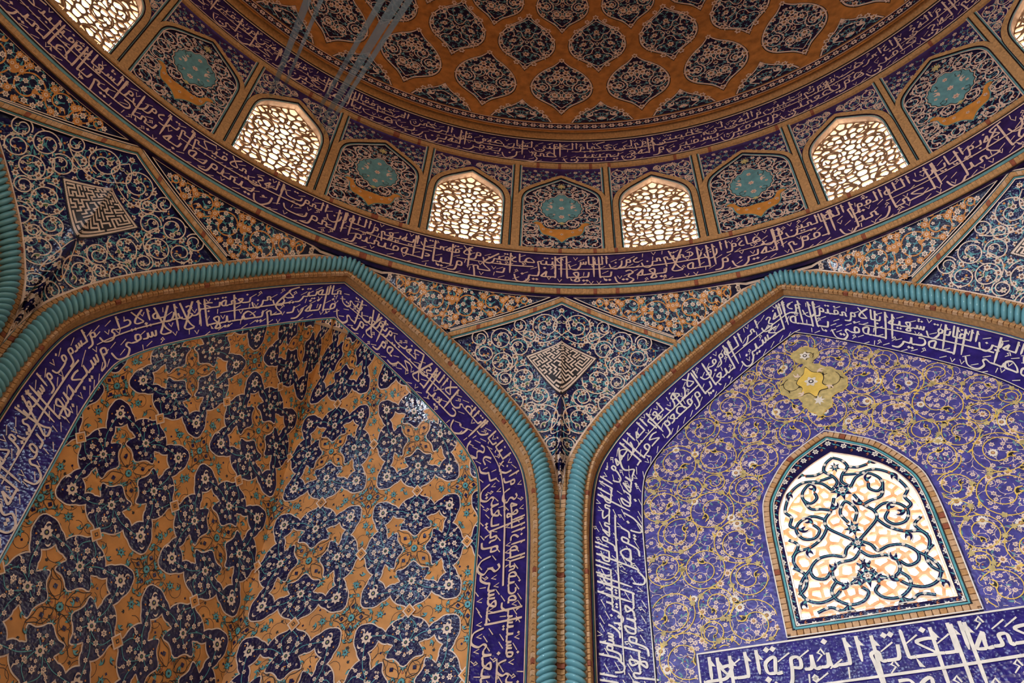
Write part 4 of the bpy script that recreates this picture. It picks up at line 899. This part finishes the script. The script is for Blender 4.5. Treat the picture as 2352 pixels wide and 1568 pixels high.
def mirror_tree(o):
    c = o.copy(); COL.objects.link(c); c.location = (-o.location.x, o.location.y, o.location.z)
    for ch in o.children:
        d = ch.copy(); d.data = ch.data.copy(); COL.objects.link(d); d.parent = c; n = len(d.data.vertices); co = np.empty(n*3, np.float32); d.data.vertices.foreach_get('co', co); co[::3] *= -1; d.data.vertices.foreach_set('co', co); d.data.update()
    return c
tm = mirror_tree(tp)
lab = {(-45,1):'dark blue triangle with orange flowers, right of the far left kite panel', (-45,-1):'dark blue triangle with orange flowers in the top left corner of the picture', (0,-1):'dark blue triangle with orange flowers, left of the central kite panel',
       (0,1):'dark blue triangle with orange flowers, right of the central kite panel', (45,-1):'dark blue triangle with orange flowers, left of the kite panel at the right edge', (45,1):'dark blue triangle with orange flowers beyond the right edge'}
for a in (-45, 45):
    for s_, src in ((1, tp), (-1, tm)):
        if (a, s_) == (45, 1): continue
        tag(copy_tree(src, None, math.radians(a)), lab[(a, s_)], 'tile panel', 'orange-flowered triangles')
tag(tp, lab[(0,1)], 'tile panel', 'orange-flowered triangles'); tag(tm, lab[(0,-1)], 'tile panel', 'orange-flowered triangles')
# ------------------------------------------------------------------ corner vault: ochre ground with dark blue cloud shapes on a square lattice
def lob(pts, n=5): return catmull(pts, n, True)
BODY = np.array([(0,-.02),(.08,-.09),(.20,-.13),(.30,-.22),(.33,-.32),(.28,-.42),(.19,-.46),(.24,-.54),(.265,-.63),(.17,-.64),(.10,-.68),(0,-.76)])
def vault_half(sgn, name_label):
    n_, t_ = face_axes(-22.5); base = n_*(A+REC); t = empty('vault_panel', (base[0], base[1], 3.0+EYE)); tag(t, name_label, 'tile panel', 'vault panels of the corner'); rs = np.random.RandomState(50+sgn)
    ok = lambda V: (V[:,0] > .0) & (V[:,0] < np.interp(V[:,1], SQ_V, SQ_U)-.01) & (V[:,1] > .3) & (V[:,1] < SQ_V[-1]-.05)
    def lat(V): v = 1.62+.92*V[:,1]; return np.stack([V[:,0]*(.875-.040*v), v], 1)
    mp = lambda X, Y, h: squinch(sgn, X, Y, h)
    def emit(name, P, parent):
        P = P.xf(lat); out = []
        for m_, h_, V, T in P.d:
            k_ = ok(V)[T].any(1)
            if k_.any():
                V = V.copy(); V[:,1] = np.clip(V[:,1], .3, SQ_V[-1]-.05); V[:,0] = np.clip(V[:,0], 0, np.interp(V[:,1], SQ_V, SQ_U)-.01); out.append((m_, h_, V, T[k_]))
        P.d = out
        return P.to(Geo(), mp).build(name, parent) if P.d else None
    def blob(P, grow):
        P = np.asarray(P); t2 = np.roll(P, -1, 0)-np.roll(P, 1, 0); t2 /= np.linalg.norm(t2, axis=1)[:,None]+1e-9; ar = np.sum(P[:,0]*np.roll(P[:,1], -1)-P[:,1]*np.roll(P[:,0], -1)); n2 = np.stack([t2[:,1], -t2[:,0]], 1)*(1 if ar > 0 else -1)
        return P+n2*grow
    rnd = np.array([(x*(1+.16*max(0, math.cos(3*math.atan2(y, x)))), y*(1+.16*max(0, math.cos(3*math.atan2(y, x))))) for x, y in ring(.205, 30)])
    B = catmull(np.vstack([BODY, BODY[::-1][1:-1]*[-1,1]])*[1.1,1.03], 3, True)
    arms = [catmull([(sx*.16,-.28),(sx*.34,-.37),(sx*.50,-.27),(sx*.67,-.33)], 7) for sx in (1, -1)]
    def drops(det, i, j, ks, q0, ev):
        det.stamp('dark_line', .012, fanT(ring(.062, 16, .1, 8)), [(i, j)], 1.); det.stamp('turquoise', .016, fanT(ring(.052, 16, .1, 8)), [(i, j)], 1.); det.stamp('dark_line', .019, DISC, [(i, j)], .018)
        for k in range(4):
            a = math.pi/4+k*math.pi/2+q0; ca, sa = math.cos(a)*ks, math.sin(a)*ks; Rt = lambda P: np.stack([i+P[:,0]*ca-P[:,1]*sa, j+P[:,0]*sa+P[:,1]*ca], 1)
            D_ = catmull([(.08,0),(.15,.055),(.25,.085),(.33,.04),(.44,.0),(.33,-.04),(.25,-.085),(.15,-.055)], 3, True); det.strip('dark_line', .008, Rt(D_), .011, True, res=None); det.stamp('navy', .012, DIAM, Rt(np.array([(.235,0.)])), .040, a)
            for sy in (1, -1):
                det.strip('dark_line', .008, Rt(catmull([(.10,sy*.02),(.16,sy*.16),(.30,sy*.22),(.40,sy*.14),(.50,sy*.2)], 4)), .009, res=None)
                for P_, r_, an_ in (((.30,sy*.22),.085,a+sy*.3),((.17,sy*.15),.07,a+sy*2.2),((.43,sy*.12),.07,a-sy*.9)):
                    q = Rt(np.array([P_])); det.stamp('dark_line', .010, COMMA, q, r_*1.18, an_, sy); det.stamp('turquoise', .014, COMMA, q, r_, an_, sy)
            b_ = k*math.pi/2; rr = .50 if ev else .22; q = np.array([(i+rr*math.cos(b_+(math.pi/4 if 0 else 0)), j+rr*math.sin(b_))]); det.stamp('dark_line', .0065, CLOVER, q, .085, b_); det.stamp('turquoise', .0075, CLOVER, q, .068, b_); det.stamp('dark_line', .0085, DISC, q, .016)
            q = np.array([(i+.13*math.cos(b_+q0), j+.13*math.sin(b_+q0))]); det.stamp('rust', .010, DISC, q, .018)
    # fine dark vines and turquoise leaves all over the ochre ground, under the larger shapes
    R0 = np.array([(-.3,-2),(5.2,-2),(5.2,7),(-.3,7)]); g0 = Pat(); xy = scatter(R0, .135, 21, 9000)
    g0.stamp('dark_line', .0022, COMMA, xy[::2], .092, rs.rand(len(xy[::2]))*6); g0.stamp('turquoise', .0034, COMMA, xy[::2], .078, 0.)
    st = rs.get_state(); g0.d = []; ro = rs.rand(len(xy[::2]))*6.28; g0.stamp('dark_line', .0022, COMMA, xy[::2], .100, ro); g0.stamp('turquoise', .0036, COMMA, xy[::2], .078, ro)
    g0.stamp('dark_line', .0022, BUD, xy[1::4], .040, ro[:len(xy[1::4])]); g0.stamp('navy', .0022, DIAM, xy[3::4], .022); vines(g0, [(x, y, .10+.06*rs.rand()) for x, y in xy[::3]], 'dark_line', .0016, .008, rs, None, 12)
    o = emit('leaf_sprigs', g0, t); o['kind'] = 'stuff'
    for i in range(-2, 7):
        for j in range(-2, 7):
            if (i+j) % 2 == 0:       # small diamond where the outlines cross
                det = Pat()
                for m_, h_, s_ in (('cream', .030, .115), ('ochre', .034, .088), ('dark_line', .038, .036), ('ochre', .040, .018)): det.stamp(m_, h_, DIAM, [(i, j)], s_)
                emit('diamond_tile', det, t)
            elif i % 2 == 0:
                det = Pat(); drops(det, i, j, .72, math.pi/4, True); emit('star_tile', det, t)
            else:                     # ring of dark blue clouds round a turquoise star
                back = Pat(); det = Pat()
                for k in range(4):
                    dx, dy = ((0,1),(1,0),(0,-1),(-1,0))[k]
                    def R_(P, k=k, dx=dx, dy=dy):
                        P = np.asarray(P, float); c, s_ = math.cos(-k*math.pi/2), math.sin(-k*math.pi/2); return np.stack([i+dx+P[:,0]*c-P[:,1]*s_, j+dy+P[:,0]*s_+P[:,1]*c], 1)
                    for col, h, g_ in (('cream', .010, .019), ('navy', .015, 0.)):
                        back.poly(col, h, R_(blob(B, g_)))
                        for a_ in arms: back.strip(col, h+.0003, R_(a_), .14+2*g_, res=None)
                        x, y = i+.67*(dx+dy), j+.67*(dy-dx); back.stamp(col, h+.0006, fanT(blob(rnd, g_)), [(x, y)], 1., math.atan2(j-y, i-x)+math.pi/3)
                    vs = [(0,-.46,.056),(.0,-.24,.036),(.15,-.30,.032),(-.15,-.30,.032),(.10,-.60,.028),(-.10,-.60,.028),(.38,-.345,.026),(-.38,-.345,.026),(.22,-.24,.022),(-.22,-.24,.022),(.17,-.42,.024),(-.17,-.42,.024),(0,-.34,.020),(0,-.64,.022),(.50,-.29,.022),(-.50,-.29,.022)]
                    for x, y, r in vs: flowers(det, R_([(x, y)]), r*1.12, .026, 'cream', 'navy', FL8 if r > .05 else FL6, 'green' if r > .05 else 'cream', None)
                    for sx in (1, -1):
                        det.stamp('cream', .024, MOON, R_([(sx*.235,-.185)]), .042, (.9*sx)-k*math.pi/2); det.strip('turquoise', .020, R_(catmull([(sx*.02,-.10),(sx*.14,-.22),(sx*.09,-.38),(sx*.02,-.50),(sx*.12,-.62)], 4)), .011, res=None); det.strip('turquoise', .020, R_(catmull([(sx*.10,-.42),(sx*.26,-.34),(sx*.42,-.32),(sx*.62,-.31)], 4)), .011, res=None)
                    sc_ = R_(np.stack([(rs.rand(22)-.5)*.46, -.14-.52*rs.rand(22)], 1)); det.stamp('orange', .022, DIAM, sc_[:7], .014); det.stamp('turquoise', .021, LEAF, sc_[7:14], .045, rs.rand(7)*6); flowers(det, sc_[14:], .016, .0225, 'cream', 'navy', FL5, 'cream', None)
                    x, y = i+.67*(dx+dy), j+.67*(dy-dx); flowers(det, np.array([(x, y)]), .082, .027, 'cream', 'navy', FL8, 'green', None); det.stamp('straw', .0332, DISC, [(x, y)], .012)
                    det.stamp('cream', .025, MOON, [(x+.11*dx+.03, y+.10), (x-.10, y-.11)], .050, [2.5, -.6]); det.stamp('orange', .024, DIAM, [(x-.1, y+.09), (x+.12, y-.08)], .016)
                drops(det, i, j, 1.12, 0., False)
                b_ = emit('cloud_ring', back, t)
                if b_: emit('blossoms', det, b_)
    return t
vault_half(1, 'lit right half of the corner vault, ochre tile with dark blue cloud shapes'); vault_half(-1, 'shaded left half of the corner vault, ochre tile with dark blue cloud shapes')
# ------------------------------------------------------------------ wall with the big window
DG = 22.5; RW = A+REC; WM = lambda X, Y, h: on_face(DG, X, Y, RW-np.asarray(h))
n_, t_ = face_axes(DG); base = n_*RW
INN = np.stack(arch_xz(np.linspace(-1, 1, 121), .94), 1)
FR = np.vstack([[(1.065,4.97),(1.065,6.3)], catmull([(1.065,6.3),(1.045,6.65),(.97,6.98),(.64,7.46),(.33,7.68),(0,7.86)], 5)[1:]])
def tympanum():
    t = empty('vine_panel', (base[0], base[1], 5+EYE)); tag(t, 'violet blue tiled wall with yellow vine scrolls around the big window, inside the right arch', 'tile panel'); rs = np.random.RandomState(91)
    O = full(FR); g = Geo(); P = resample(np.vstack([[INN[0]*[1,0]+[0,3.0]], INN, [INN[-1]*[1,0]+[0,3.0]]]), 161)[::1]; W = resample(np.vstack([O[::-1]]), 161); g.grid('field_blue', WM(*np.moveaxis(np.stack([W+(P-W)*f for f in np.linspace(0, 1, 8)]), -1, 0), .004)); g.build('ground', t)
    L_h = INN[INN[:,0] > 0]; full_reg = np.vstack([[(2.7,3.6)], INN[::1], [(-2.7,3.6)]]) if INN[0,0] > 0 else np.vstack([[(-2.7,3.6)], INN, [(2.7,3.6)]])
    Fo = full(FR*[1.05,1]+[0,.03])
    hole = [(0, 5.35, 1.12), (0, 5.9, 1.12), (0,6.4,1.1), (0,6.75,1.02)]
    p = Pat(); cs = pack(full_reg, .33, .12, 1, avoid=hole+[(0,7.0,.8)], grid=150, jit=.35); scrolls(p, cs, 'yellow', .014, .0125, rs, 'yellow', 'dark_line', leaf_sc=.42, turns=1.7, seg=40)
    j = np.array([(x+r*math.cos(k*2.1+x), y+r*math.sin(k*2.1+x)) for k, (x, y, r) in enumerate(cs)]); p.stamp('straw', .017, CLOVER, j, .052, rs.rand(len(j))*6); j = np.array([(x+r*math.cos(k*2.1+x+2.5), y+r*math.sin(k*2.1+x+2.5)) for k, (x, y, r) in enumerate(cs)]); p.stamp('straw', .017, fanT(ring(.036, 20, .2, 5)), j, 1., rs.rand(len(j))*6)
    v = Pat(); vines(v, pack(full_reg, .12, .05, 5, avoid=hole, grid=210, jit=.5), 'cream', .007, .006, rs, 'cream', lsc=.30, seg=12)
    xy = scatter(full_reg, .066, 7, 30000, inner=.02); k = len(xy)
    flowers(v, xy[::3], .028, .010, 'cream', 'field_blue', FL6, 'cream', rs); flowers(v, xy[1::16], .042, .011, 'cream', 'rust', FL8, 'straw', rs); flowers(v, xy[5::48], .056, .012, 'pale', 'rust', fanT(ring(1, 32, .16, 12)), 'straw', rs)
    v.stamp('turquoise_dull', .008, LEAF, xy[2::3], .060, rs.rand(len(xy[2::3]))*6); v.stamp('cream', .008, LEAF, xy[2::4]+.03, .04, rs.rand(len(xy[2::4]))*6); v.stamp('cream', .0085, COMMA, xy[2::8]-.02, .035, rs.rand(len(xy[2::8]))*6); v.stamp('rust', .009, BUD, xy[5::9]+.02, .018, 1.)
    notw = lambda V: ~(inside(Fo, V[:,0], V[:,1]) | (V[:,1] < 3.62) | ((V[:,1] < 4.98) & (np.abs(V[:,0]) < 2.16))) & inside(full_reg, V[:,0], V[:,1])
    v.select(notw).to(Geo(), WM).build('small_flowers', t)['kind'] = 'stuff'; p.select(notw).to(Geo(), WM).build('scrollwork', t)
    # yellow lobed medallion above the window
    B = catmull([(0.06,9.52),(0.23,9.42),(0.23,9.28),(0.12,9.17),(0.28,9.04),(0.44,8.9),(0.5,8.73),(0.45,8.55),(0.24,8.45),(0.2,8.27),(0.1,8.24),(0.03,8.14),(-0.08,8.24),(-0.18,8.39),(-0.19,8.51),(-0.36,8.62),(-0.43,8.79),(-0.34,8.97),(-0.17,9.09),(-0.02,9.15),(-0.13,9.29),(-0.15,9.41),(-0.06,9.48)], 4, True)
    w_ = .012*np.sin(np.arange(len(B))*1.9); B = B+np.stack([w_, w_], 1); p = Pat(); c = B.mean(0); p.poly('yellow', .020, c+(B-c)*1.02); p.poly('straw', .023, B)
    S = catmull([(.0,9.10),(.07,8.98),(.18,8.93),(.20,8.83),(.16,8.72),(.22,8.62),(.10,8.60),(.03,8.50),(-.05,8.60),(-.16,8.60),(-.12,8.72),(-.18,8.82),(-.12,8.92),(-.05,8.98)], 4, True); p.poly('dark_line', .026, (S-[0,8.78])*1.06+[0,8.78]); p.poly('yellow', .029, S)
    vines(p, [(.28,8.78,.15),(-.25,8.82,.13),(.08,9.32,.08)], 'dark_line', .026, .009, rs, 'dark_line', lsc=.4); flowers(p, np.array([(.02,8.80),(.04,9.33)]), .075, .034, 'pale', 'dark_line', FL6, 'pale', rs); p.stamp('cream', .033, COMMA, [(.14,8.95),(-.1,8.94),(.2,8.66),(-.12,8.64)], .10, [.5,2.6,-.6,-2.4]); p.stamp('pale', .033, CLOVER, [(.05,8.42)], .09, -1.57)
    p.to(Geo(), WM).build('medallion', t); return t
tympanum()
# frame of the big window
t = empty('window_7', (base[0], base[1], 4.97+EYE)); t['kind'] = 'structure'
def closed_frame(half, offs, m, h, wd, p):
    P = full(half); P = np.vstack([P, P[:1]]); c = np.array([0, 6.2]); Q = np.vstack([P[0]-[0,0], P[1:-2]])
    tt = np.gradient(P[:-1], axis=0); tt /= np.linalg.norm(tt, axis=1)[:,None]; n2 = np.stack([-tt[:,1], tt[:,0]], 1); Q = P[:-1]+n2*offs; n0 = n2[1]; Q[0] = P[0]+[offs*n2[1][0], -abs(offs)*np.sign(offs)]; Q[-1] = P[-2]+[offs*n2[-2][0], -abs(offs)*np.sign(offs)]
    p.strip(m, h, np.vstack([Q, Q[:1]]), wd, res=.1)
p = Pat(); closed_frame(FR, -.045, 'mortar', .020, .078, p)
for off, m, wd, h in ((-.004,'pale',.014,.05),(-.090,'dark_line',.012,.03),(-.110,'turquoise',.026,.028),(-.128,'dark_line',.008,.03),(-.139,'pale',.013,.032)): closed_frame(FR, off, m, h, wd, p)
p.to(Geo(), WM).build('tile_frame', t)
BW = {m: box_mesh('brick', .073, .076, .045, m) for m in ('brick', 'brick_pale', 'brick_red')}
off = Matrix.Translation(-Vector(t.location)); Pf = full(FR); tt = np.gradient(Pf, axis=0); tt /= np.linalg.norm(tt, axis=1)[:,None]; Qf = Pf+np.stack([-tt[:,1], tt[:,0]], 1)*-.045; Qf[0,1] -= -.04; Qf[-1,1] -= -.04
rs = np.random.RandomState(8)
for Pl in (Qf, np.array([(1.02,5.015),(-1.02,5.015)])):
    nb = int(length(Pl)/.078); R9 = resample(Pl, nb+1)
    for i in range(nb):
        c_ = (R9[i]+R9[i+1])/2; d_ = R9[i+1]-R9[i]; d_ = d_/np.linalg.norm(d_); m = 'brick_red' if rs.rand() < .04 else ('brick' if rs.rand() < .25 else 'brick_pale')
        o = put('brick', BW[m], t); o.matrix_local = off @ frame_matrix(DG, c_[0], c_[1], RW+.002-rs.rand()*.004, d_[0], d_[1])
GI = Geo(); O_ = resample(full(FR*[1,1]), 121); I_ = resample(full(BIG), 121); GI.grid('navy', WM(*np.moveaxis(np.stack([O_, I_]), -1, 0), .012)); T = np.array([(-1.065,4.97),(1.065,4.97),(.87,5.18),(-.87,5.18)]); GI.add('navy', WM(T[:,0], T[:,1], .012), [(0,1,2),(0,2,3)])
GI.build('border_ground', t)
p = Pat(); rs = np.random.RandomState(3); mid = (resample(full(FR*[.925,1]-[0,.07]), 400)+resample(full(BIG), 400))/2; mid = mid[6:-6]; bot = np.stack([np.linspace(.93,-.93,60), np.full(60, 5.10)], 1); M_ = resample(np.vstack([mid, bot[1:]]), 75)
flowers(p, M_[::2], .036, .022, 'pale', 'navy', FL6, 'pale', None); p.stamp('rust', .020, COMMA, M_[1::2]+[.0,.018], .045, 1.2); p.stamp('rust', .020, COMMA, M_[1::2]-[0,.018], .045, 4.3); p.stamp('turquoise', .019, LEAF, M_[1::2], .05, 2.6); p.stamp('turquoise', .019, LEAF, M_[1::2], .05, 5.7)
closed_frame(BIG, -.018, 'pale', .026, .012, p); p.to(Geo(), WM).build('border_flowers', t)
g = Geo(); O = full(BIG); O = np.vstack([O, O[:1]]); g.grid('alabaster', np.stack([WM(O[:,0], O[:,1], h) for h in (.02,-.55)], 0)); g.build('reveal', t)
# outer pierced grille of pale stone
hp = np.vstack([BIG, [(0,5.18)]]); rs = np.random.RandomState(4); S = scatter(full(BIG), .115, 9, 9000, inner=.02); g = Geo(); pebble_grille(g, full(BIG)*[1.02,1.0], S, .023, WM, -.34, -.39, 'peach_stone', 'peach_stone', 1.0, .25); g.build('stone_grille', t)
# inner grille: scrolling tile bars, dark blue edged cream, turquoise line down the middle
def vine_bar(P, wd=.052):
    C = catmull(P, 7)
    for q, (m, w_, h) in enumerate((('pale', wd, -.02), ('navy', wd-.014, -.016), ('turquoise', .010, -.012))):
        bars.append((m, w_, h, C))
bars = []; CO = []
def K(x, z): return (x, z)
for sx in (1, -1):
    for P in ([(0,7.43),(.10,7.36),(.15,7.24),(.06,7.13),(.03,7.02),(.12,6.92)], [(.15,7.24),(.27,7.20),(.40,7.22)], [(.06,7.13),(.25,7.10),(.45,7.12),(.62,7.02),(.72,6.85)], [(.12,6.92),(.22,7.05),(.36,7.08),(.48,6.98),(.50,6.86),(.42,6.78),(.33,6.84),(.34,6.93)],
              [(.72,6.85),(.76,6.72),(.70,6.62),(.74,6.50),(.66,6.44)], [(.12,6.80),(.20,6.62),(.30,6.50),(.30,6.38),(.16,6.24),(.02,6.12)], [(.50,6.86),(.44,6.70),(.30,6.66),(.20,6.62)], [(.30,6.50),(.44,6.58),(.60,6.54),(.68,6.42),(.62,6.28),(.48,6.26),(.40,6.36),(.46,6.46)],
              [(.30,6.38),(.40,6.24),(.56,6.14),(.74,6.10),(.80,5.98),(.76,5.86)], [(.04,6.40),(.10,6.55),(.04,6.68),(-.02,6.72)], [(.02,6.12),(.14,6.04),(.20,5.94),(.34,5.98),(.50,5.96),(.62,5.84),(.60,5.72),(.48,5.68),(.40,5.76)],
              [(0,5.98),(.10,5.88),(.28,5.86),(.38,5.76),(.36,5.62),(.24,5.56),(.12,5.62),(.06,5.72)], [(.62,5.84),(.74,5.72),(.80,5.58),(.74,5.44),(.60,5.38),(.44,5.42),(.34,5.50)], [(.36,5.62),(.44,5.52),(.42,5.40),(.28,5.30),(.12,5.32),(.04,5.42),(.10,5.50)],
              [(.82,5.9),(.70,5.78),(.72,5.62),(.82,5.52)], [(.66,5.26),(.50,5.30),(.38,5.24),(.28,5.30)], [(.80,6.3),(.70,6.2),(.80,6.04)]):
        C = catmull([(x*sx, z) for x, z in P], 7)
        for m, w_, h in (('pale', .054, 0.), ('navy', .040, .004), ('turquoise', .008, .008)): bars.append((m, w_, h, C))
p = Pat()
for m, w_, h, C in bars: p.strip(m, h-.03, C, w_, res=None)
g = Geo(); core = Pat(); core.d = [d for d in p.d if d[0] == 'pale']; bar3d(g, core, WM, .035)
rest = Pat(); rest.d = [d for d in p.d if d[0] != 'pale']
for x, z, r in ((0,6.88,.13),(0,6.30,.10),(0,5.62,.13),(0,6.08,.10),(0,7.26,.07)):
    rest.stamp('pale', -.020, CLOVER, [(x, z)], r*1.22, math.pi/2); rest.stamp('navy', -.016, CLOVER, [(x, z)], r*1.1, math.pi/2); rest.stamp('turquoise', -.012, fanT(ring(1, 24, .2, 4)), [(x, z)], r*.55); rest.stamp('navy', -.008, fanT(ring(1, 24, .2, 4)), [(x, z)], r*.44); flowers(rest, np.array([(x, z)]), r*.34, -.004, 'pale', 'rust', FL6, 'pale', None)
for sx in (1, -1):
    for x, z, a in ((.40,7.22,.3),(.66,6.44,3.6),(.34,6.93,1.5),(.46,6.46,1.),(.40,5.76,2.2),(.06,5.72,1.9),(.34,5.50,2.5),(.10,5.50,1.2),(.62,7.02,-1.),(.56,6.14,-1.2),(.28,5.30,-1.5),(.74,5.44,-.8),(.2,6.62,2.5)):
        q = [(x*sx, z)]; a_ = a if sx > 0 else math.pi-a; rest.stamp('pale', -.024, COMMA, q, .15, a_, sx); rest.stamp('navy', -.020, COMMA, q, .125, a_, sx); rest.stamp('turquoise', -.016, COMMA_IN, q, .085, a_, sx); rest.stamp('rust', -.015, DISC, q, .016)
for k, (m, w_, h, C) in enumerate(bars):
    if m == 'pale': j = C[len(C)//2]; flowers(rest, np.array([j, C[len(C)//4]]), .020, -.012, 'pale', 'pale', FL6, 'pale', None)
rest.to(g, WM); g.build('tile_grille', t)
# big inscription under the window
t = empty('inscription_band', (base[0], base[1], 3.65+EYE)); tag(t, 'large white Arabic lettering on violet blue in a flat panel under the big window', 'inscription'); g = Geo()
g.grid('violet_blue', np.stack([WM(np.linspace(-2.15, 2.15, 12), z, .012) for z in (3.62, 4.955)], 0)); g.build('ground', t)
TX = 'صلى الله على محمد الخاتم النبوة غيث الخيرات نبي العليا تولهم اللهم فضلت به الخيرات انت الوصي بعلي ولى الله فاطمة الزهرا والحسن والحسين وعلي'
p = letter_band(Pat(), TX, 4.22, 1.06, 'pale', .020, .030, 15, gap=.03, up=.92); p.to(Geo(), lambda X, Y, h: WM(2.11-np.asarray(X), 3.86+np.asarray(Y), h)).build('lettering', t)
p = Pat(); p.strip('pale', .022, [(-2.14,3.6),(-2.14,4.945),(2.14,4.945),(2.14,3.6)], .022); p.to(Geo(), WM).build('border_line', t)
# ------------------------------------------------------------------ sunbeams shaped as thin tubes of dusty air in front of the second window
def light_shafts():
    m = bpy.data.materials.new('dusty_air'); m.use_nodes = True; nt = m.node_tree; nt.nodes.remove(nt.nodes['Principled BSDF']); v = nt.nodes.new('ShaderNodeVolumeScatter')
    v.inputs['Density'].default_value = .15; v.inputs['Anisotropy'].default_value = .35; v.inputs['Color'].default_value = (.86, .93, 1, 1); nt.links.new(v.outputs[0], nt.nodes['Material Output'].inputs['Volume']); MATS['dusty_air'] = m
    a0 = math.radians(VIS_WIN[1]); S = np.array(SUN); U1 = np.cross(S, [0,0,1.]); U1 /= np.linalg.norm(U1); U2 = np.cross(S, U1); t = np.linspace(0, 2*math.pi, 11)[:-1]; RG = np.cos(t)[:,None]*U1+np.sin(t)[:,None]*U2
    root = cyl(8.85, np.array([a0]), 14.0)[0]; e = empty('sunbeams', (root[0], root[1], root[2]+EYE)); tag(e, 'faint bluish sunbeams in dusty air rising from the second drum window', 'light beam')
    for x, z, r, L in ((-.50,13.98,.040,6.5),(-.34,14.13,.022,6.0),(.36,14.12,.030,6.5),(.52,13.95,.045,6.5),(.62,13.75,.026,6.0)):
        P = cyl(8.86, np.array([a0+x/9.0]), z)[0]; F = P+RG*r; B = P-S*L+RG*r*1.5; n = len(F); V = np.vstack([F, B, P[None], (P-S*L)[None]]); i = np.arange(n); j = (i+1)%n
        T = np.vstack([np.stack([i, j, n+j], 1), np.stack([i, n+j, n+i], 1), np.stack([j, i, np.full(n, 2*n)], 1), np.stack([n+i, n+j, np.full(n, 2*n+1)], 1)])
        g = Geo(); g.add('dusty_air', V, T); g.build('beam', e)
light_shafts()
